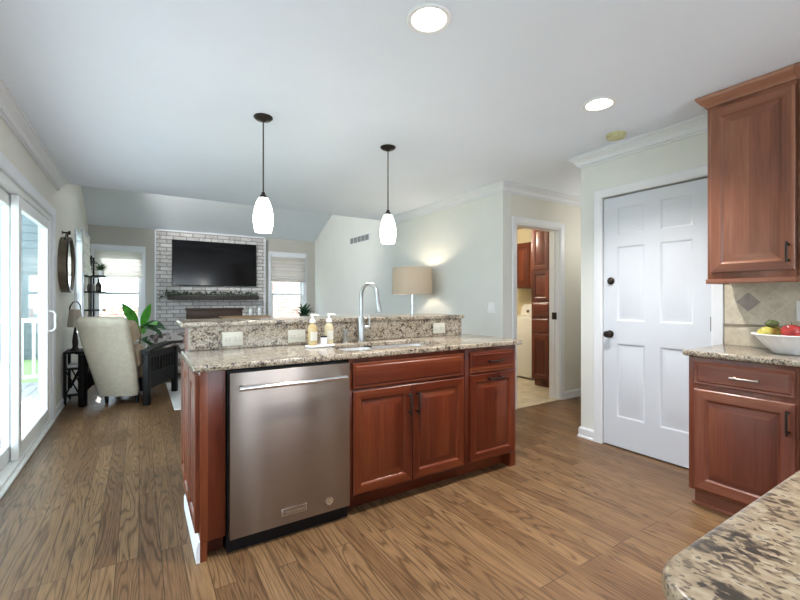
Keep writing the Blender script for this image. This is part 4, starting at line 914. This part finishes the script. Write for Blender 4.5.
for s in (-1, 1):
    ax = s*0.345; m_ = MB()
    m_.box(ax-0.03, ax+0.03, 0.30, 0.365, 0, 0.585, 0.004); m_.box(ax-0.03, ax+0.03, -0.385, -0.32, 0, 0.60, 0.004)
    # arched lower rail, straight upper rail, slats
    rail_ = [(0.30, 0.16), (0.2, 0.20), (0.08, 0.235), (0.0, 0.24), (-0.1, 0.235), (-0.22, 0.20), (-0.32, 0.16), (-0.32, 0.36), (0.30, 0.36)]
    m_.prism(rail_, lambda a, b_, h_: (h_, a, b_), ax-0.013, ax+0.013)
    m_.box(ax-0.014, ax+0.014, -0.32, 0.30, 0.525, 0.60)
    for k in range(9): y = -0.29 + k*0.07; m_.box(ax-0.009, ax+0.009, y-0.018, y+0.018, 0.36, 0.53)
    top = []
    for k in range(13):
        y = 0.385 - 0.86*k/12; top.append((y, 0.595 + 0.05*math.sin(PI*k/12*0.8)))
    poly = top + [(y, z_+0.032) for y, z_ in reversed(top)]
    m_.prism(poly, lambda a, b_, h_: (h_, a, b_), ax-0.05, ax+0.05)
    m_.build('arm', M_blackwood, t)
for s in (-1, 1): MB().cyl((s*0.17, 0.20, 0.0), (s*0.17, 0.20, 0.11), 0.018, 0.022, 14).build('foot', M_black, t)
# side table and reading lamp by the left wall
t = thing('side_table', 'black wooden side table with crossed braces and shelves between wall and recliner', 'side table', (-0.645, 6.17, 0))
mb = MB(); mb.box(-0.080, 0.080, -0.19, 0.19, 0.585, 0.61, 0.004); mb.build('table_top', M_blackwood, t)
for x in (-0.066, 0.066):
    for y in (-0.175, 0.175): MB().box(x-0.014, x+0.014, y-0.014, y+0.014, 0, 0.585).build('leg', M_blackwood, t)
for z in (0.10, 0.40): MB().box(-0.074, 0.074, -0.183, 0.183, z, z+0.018).build('shelf', M_blackwood, t)
for y in (-0.18, 0.18):
    MB().tube([(-0.06, y, 0.12), (0.06, y, 0.40)], 0.008, 8).build('cross_brace', M_blackwood, t)
    MB().tube([(0.06, y+0.001, 0.122), (-0.06, y+0.001, 0.40)], 0.008, 8).build('cross_brace', M_blackwood, t)
for k, (a, b_) in enumerate(((0.418, 'white book lying on the middle shelf of the black side table'), (0.118, 'white book lying on the bottom shelf of the black side table'))):
    bk = MB(); bk.box(-0.05, 0.05, -0.13, 0.10, 0, 0.03, 0.003); bk = bk.build('book', M_wplastic); bk.location = (-0.645, 6.17, a+0.0005); tag(bk, b_, 'book')
t = thing('reading_lamp', 'dark bronze table lamp with cream shade on the black side table', 'lamp', (-0.632, 6.12, 0.6105))
MB().lathe([(0, 0), (0.05, 0), (0.052, 0.008), (0.04, 0.02), (0.026, 0.04), (0.030, 0.10), (0.022, 0.18), (0.012, 0.24), (0.008, 0.28), (0.007, 0.47), (0, 0.47)], n=24).build('base', M_bronze, t)
m_ = MB().lathe([(0.075, 0.275), (0.055, 0.48), (0.053, 0.48), (0.073, 0.275), (0.075, 0.275)], n=32); m_.build('lamp_shade', M_lamps, t)
MB().tube([(0.053, 0, 0.478), (0.045, 0, 0.53), (0.02, 0, 0.57), (-0.02, 0, 0.565), (-0.045, 0, 0.52), (-0.053, 0, 0.478)], 0.007, 8).build('carrying_loop', M_bronze, t)
# black pipe shelf by the side window
t = thing('shelf_unit', 'open black pipe shelf unit in the far left living room corner', 'shelf', (-0.59, 8.14, 0))
m_ = MB()
for y in (0, 0.40):
    m_.box(-0.062, -0.038, y-0.012, y+0.012, 0, 1.90); m_.box(-0.128, -0.062, y-0.012, y+0.012, 1.878, 1.90); m_.box(-0.128, -0.062, y-0.010, y+0.010, 1.80, 1.82); m_.box(-0.038, 0.0, y-0.010, y+0.010, 1.80, 1.82)
m_.build('post_frame', M_black, t)
for z in (0.35, 0.72, 1.02, 1.31, 1.565): MB().box(-0.135, 0.130, -0.03, 0.43, z, z+0.022, 0.002).build('shelf_board', M_blackwood, t)
def pot_plant(name, label, loc, pot_r, pot_h, pot_m, leaves, leaf_m, stem=None, group=None):
    r = thing(name, label, 'plant', loc)
    MB().lathe([(0, 0), (pot_r*0.7, 0), (pot_r*0.75, 0.004), (pot_r, pot_h), (pot_r*0.9, pot_h), (pot_r*0.86, pot_h*0.9), (0, pot_h*0.88)], n=24).build('pot', pot_m, r)
    m = MB()
    for (b_, d, l, w_, dr, tw) in leaves: m.leaf(b_, d, l, w_, dr, 0.2, 6, twist=tw)
    m.build('foliage', leaf_m, r)
    if stem: MB().tube(stem, 0.012, 8).build('stem', M_tanwood, r)
    return r
lv = []
for k in range(60):
    a = random.uniform(0, 2*PI); el = random.uniform(0.3, 1.35); lv.append(((0, 0, 0.07), (math.cos(a)*math.cos(el), math.sin(a)*math.cos(el), math.sin(el)), random.uniform(0.1, 0.2), 0.022, 0.22, 0))
pot_plant('potted_plant', 'small spiky green plant in a white pot on the black shelf unit', (-0.515, 8.17, 1.5875), 0.05, 0.08, M_white, lv, plain('shelf_leaf', (0.05, 0.11, 0.035), 0.5, var=0.3))
b_ = MB().lathe([(0, 0), (0.035, 0), (0.04, 0.01), (0.04, 0.10), (0.014, 0.15), (0.012, 0.20), (0.016, 0.205), (0, 0.205)], n=24).build('bottle_vase', M_bronze); b_.location = (-0.545, 8.16, 1.3325); tag(b_, 'slim dark bottle vase on the lower shelf of the pipe unit', 'vase')
b_ = MB().lathe([(0, 0), (0.05, 0), (0.055, 0.01), (0.06, 0.08), (0.04, 0.12), (0, 0.125)], n=24).build('round_vase', M_bronze2); b_.location = (-0.655, 8.34, 1.3325); tag(b_, 'squat grey vase near the wall on the pipe unit', 'vase')
# broad-leaved plant behind the recliner
lv = [((-0.02, -0.02, 0.80), (-0.45, -0.1, 1.0), 0.44, 0.15, 0.12, 0.9), ((0.04, -0.03, 0.78), (0.25, -0.15, 1.0), 0.42, 0.13, 0.10, -0.5), ((-0.03, 0, 0.75), (-0.9, 0.1, 0.62), 0.38, 0.16, 0.3, 0.6),
      ((0.06, -0.05, 0.80), (0.35, -0.8, 0.45), 0.40, 0.2, 0.35, 0.2), ((0.05, 0.05, 0.7), (-0.4, 0.8, 0.7), 0.4, 0.2, 0.4, 0), ((0, 0.02, 0.7), (0.5, 0.8, 0.8), 0.4, 0.2, 0.4, 0)]
fp = pot_plant('floor_plant', 'tall plant with broad bright green leaves behind the cream recliner', (0.0, 7.1, 0), 0.15, 0.28, M_bronze2, lv, M_leaf2, [(0, 0, 0.25), (0.01, 0, 0.5), (0.02, 0, 0.82)])
m_ = MB()
for (b_, d, l, w_, dr, tw) in [((0.05, -0.02, 0.82), (0.75, -0.5, 0.34), 0.36, 0.19, 0.5, 0.5), ((0.06, -0.03, 0.78), (1, -0.25, 0.28), 0.32, 0.16, 0.9, 0.3), ((0.02, 0, 0.62), (0.8, -0.6, 0.2), 0.38, 0.2, 0.8, 0.4), ((0.02, 0, 0.6), (-0.7, -0.6, 0.3), 0.38, 0.2, 0.8, 0)]:
    m_.leaf(b_, d, l, w_, dr, 0.2, 6, twist=tw)
m_.build('lower_foliage', M_leaf3, fp)
# patterned ottoman beyond the recliner
t = thing('armchair', 'low patterned brown and white armchair beyond the recliner arm', 'armchair', (0.62, 7.45, 0))
MB().box(-0.40, 0.40, -0.28, 0.34, 0.10, 0.42, 0.04, 3).build('seat', M_pattern, t, ang=60); MB().box(-0.52, 0.52, -0.48, -0.28, 0.10, 0.70, 0.08, 4).build('backrest', M_pattern, t, ang=60)
for x0, x1 in ((-0.52, -0.40), (0.40, 0.52)): MB().box(x0, x1, -0.28, 0.34, 0.10, 0.58, 0.05, 4).build('arm', M_pattern, t, ang=60)
for x in (-0.42, 0.42):
    for y in (-0.4, 0.28): MB().cyl((x, y, 0.01), (x, y, 0.11), 0.02, 0.028, 12).build('leg', M_blackwood, t)
# console table with glass jars
t = thing('console_table', 'tall tan wooden console table behind the bar, holding glass jars', 'console table', (1.62, 7.75, 0))
MB().box(-0.42, 0.42, -0.16, 0.16, 0.875, 0.905, 0.004).build('table_top', M_tanwood, t)
for x in (-0.38, 0.38):
    for y in (-0.13, 0.13): MB().box(x-0.02, x+0.02, y-0.02, y+0.02, 0.0, 0.875).build('leg', M_tanwood, t)
MB().box(-0.38, 0.38, -0.12, 0.12, 0.2, 0.22).build('shelf', M_tanwood, t)
for x, y, s, l_ in ((1.70, 7.72, 1.0, 'clear glass hurricane jar with white candle, left on the console table'), (1.87, 7.78, 1.12, 'clear glass hurricane jar with white candle, right on the console table')):
    r = thing('hurricane_jar', l_, 'candle holder', (x, y, 0.9055), 0, 'glass hurricane jars on the console')
    MB().lathe([(0, 0), (0.045*s, 0), (0.05*s, 0.004), (0.066*s, 0.05*s), (0.06*s, 0.12*s), (0.05*s, 0.16*s), (0.055*s, 0.185*s), (0.053*s, 0.185*s), (0.047*s, 0.16*s), (0.057*s, 0.12*s), (0.063*s, 0.05*s), (0.047*s, 0.008), (0, 0.006)], n=28).build('glass', M_clear, r)
    MB().lathe([(0, 0.0065), (0.03, 0.0065), (0.03, 0.13*s), (0, 0.128*s)], n=20).build('candle', M_white, r)
# plant on a stand by the right hand window
t = thing('plant_stand', 'round dark plant stand under the spiky plant beside the far window', 'plant stand', (2.84, 8.15, 0))
MB().lathe([(0, 0.72), (0.15, 0.72), (0.152, 0.735), (0.145, 0.742), (0, 0.742)], n=28).build('table_top', M_blackwood, t)
MB().lathe([(0, 0.0), (0.13, 0.0), (0.13, 0.015), (0.03, 0.05), (0.022, 0.3), (0.022, 0.72), (0, 0.72)], n=20).build('pedestal', M_blackwood, t)
lv = []
for k in range(44):
    a = random.uniform(0, 2*PI); el = random.uniform(0.15, 1.35); lv.append(((random.uniform(-.03, .03), random.uniform(-.03, .03), 0.12), (math.cos(a)*math.cos(el), math.sin(a)*math.cos(el), math.sin(el)), random.uniform(0.26, 0.44), 0.055, 0.3, 0))
pot_plant('potted_plant', 'dark green bushy plant in a pot at the right of the far window', (2.84, 8.15, 0.7425), 0.09, 0.14, M_bronze2, lv, M_leaf)
# table lamp near the right wall
LX, LY = 2.97, 4.395
t = thing('console_table', 'low dark console table by the right wall under the drum shade lamp', 'console table', (LX, LY, 0))
MB().box(-0.19, 0.32, -0.55, 0.55, 0.72, 0.75, 0.004).build('table_top', M_blackwood, t)
for x in (-0.16, 0.29):
    for y in (-0.5, 0.5): MB().box(x-0.02, x+0.02, y-0.02, y+0.02, 0, 0.72).build('leg', M_blackwood, t)
t = thing('table_lamp', 'lit table lamp with wide beige drum shade standing behind the bar', 'lamp', (LX, LY, 0.7505))
m_ = MB().lathe([(0, 0), (0.085, 0), (0.085, 0.018), (0.03, 0.03), (0.016, 0.05), (0.014, 0.2), (0.03, 0.21), (0.03, 0.23), (0.014, 0.24), (0.013, 0.36), (0.026, 0.368), (0.026, 0.38), (0.014, 0.39), (0.012, 0.44), (0.024, 0.447), (0.024, 0.458), (0.012, 0.465), (0.012, 0.56), (0, 0.56)], n=28); m_.build('stem', M_chrome, t)
m_ = MB().lathe([(0.262, 0.522), (0.255, 0.862), (0.252, 0.862), (0.259, 0.522), (0.262, 0.522)], n=48); m_.build('drum_shade', M_lamps, t)
MB().ball((0, 0, 0.66), (0.035, 0.035, 0.05), 16).build('bulb', M_bulb, t)
light('table_lamp_glow', 'POINT', (LX, LY, 0.7505+0.74), 3.5, (1.0, 0.84, 0.64), shadow_soft_size=0.04)

# ---------------------------------------------------------------- laundry room
t = thing('washing_machine', 'white top loading washing machine seen through the laundry doorway', 'washing machine', (4.95, 4.13, 0), -90)
# local x runs towards -y, so the body lies at negative x
MB().box(-0.68, 0, 0, 0.66, 0.02, 0.93, 0.012, 3).build('cabinet', M_washer, t)
MB().box(-0.62, -0.06, 0.04, 0.45, 0.931, 0.945, 0.005).build('lid', M_washer, t)
MB().prism([(0.50, 0.931), (0.66, 0.931), (0.66, 1.11), (0.60, 1.12), (0.54, 1.07)], lambda a, b_, h_: (h_, a, b_), -0.67, -0.03).build('console', M_washer, t)
MB().prism([(0.48, 0.931), (0.66, 0.931), (0.66, 1.13), (0.60, 1.135), (0.52, 1.06)], lambda a, b_, h_: (h_, a, b_), -0.028, -0.004).build('console_cap', M_wplastic, t)
for k in range(3): MB().cyl((-0.2-0.16*k, 0.515, 1.01), (-0.2-0.16*k, 0.49, 1.0), 0.025, 0.02, 16).build('dial', M_bronze2, t)
t = thing('tall_cabinet', 'dark red wood floor to ceiling cabinet right of the washing machine', 'cabinet', (4.66, 3.905, 0), -90)
W_ = 0.595
mb = MB(); mb.box(0, W_, 0, 1.0, 0.10, 2.24, 0.002); mb.box(0, W_, 0.07, 1.0, 0, 0.10); mb.sweep([(W_, -0.001), (0, -0.001)], [(0.0, 2.225), (0.012, 2.225), (0.04, 2.265), (0.04, 2.28), (0, 2.28)], lambda a, b_, h_: (a, b_, h_)); mb.build('carcass', darkred, t)
for a in (0.025, 0.30):
    for z0, z1 in ((0.125, 0.73), (1.185, 1.60), (1.62, 2.20)): raised_door('door', a, a+0.27, z0, z1, -0.0205, t, darkred)
    for z0, z1 in ((0.75, 0.95), (0.97, 1.165)): drawer_front('drawer', a, a+0.27, z0, z1, -0.0205, t, darkred)
t = thing('wall_cabinet', 'reddish wood wall cabinet hanging above the washing machine', 'cabinet', (5.33, 4.95, 0), -90)
mb = MB(); mb.box(0, 0.92, 0, 0.348, 1.39, 2.13, 0.002); mb.build('carcass', cherry, t)
for a in (0.02, 0.465): raised_door('door', a, a+0.435, 1.415, 2.105, -0.0205, t, cherry)
light('laundry_fill', 'POINT', (4.2, 4.6, 2.2), 22, (1.0, 0.9, 0.75), shadow_soft_size=0.12)  # added fill without a fixture, brightens the laundry room
light('hall_fill', 'POINT', (4.7, 2.6, 1.9), 3.0, (1.0, 0.95, 0.88), shadow_soft_size=0.1)  # unseen fill added to lift the hall walls and ceiling
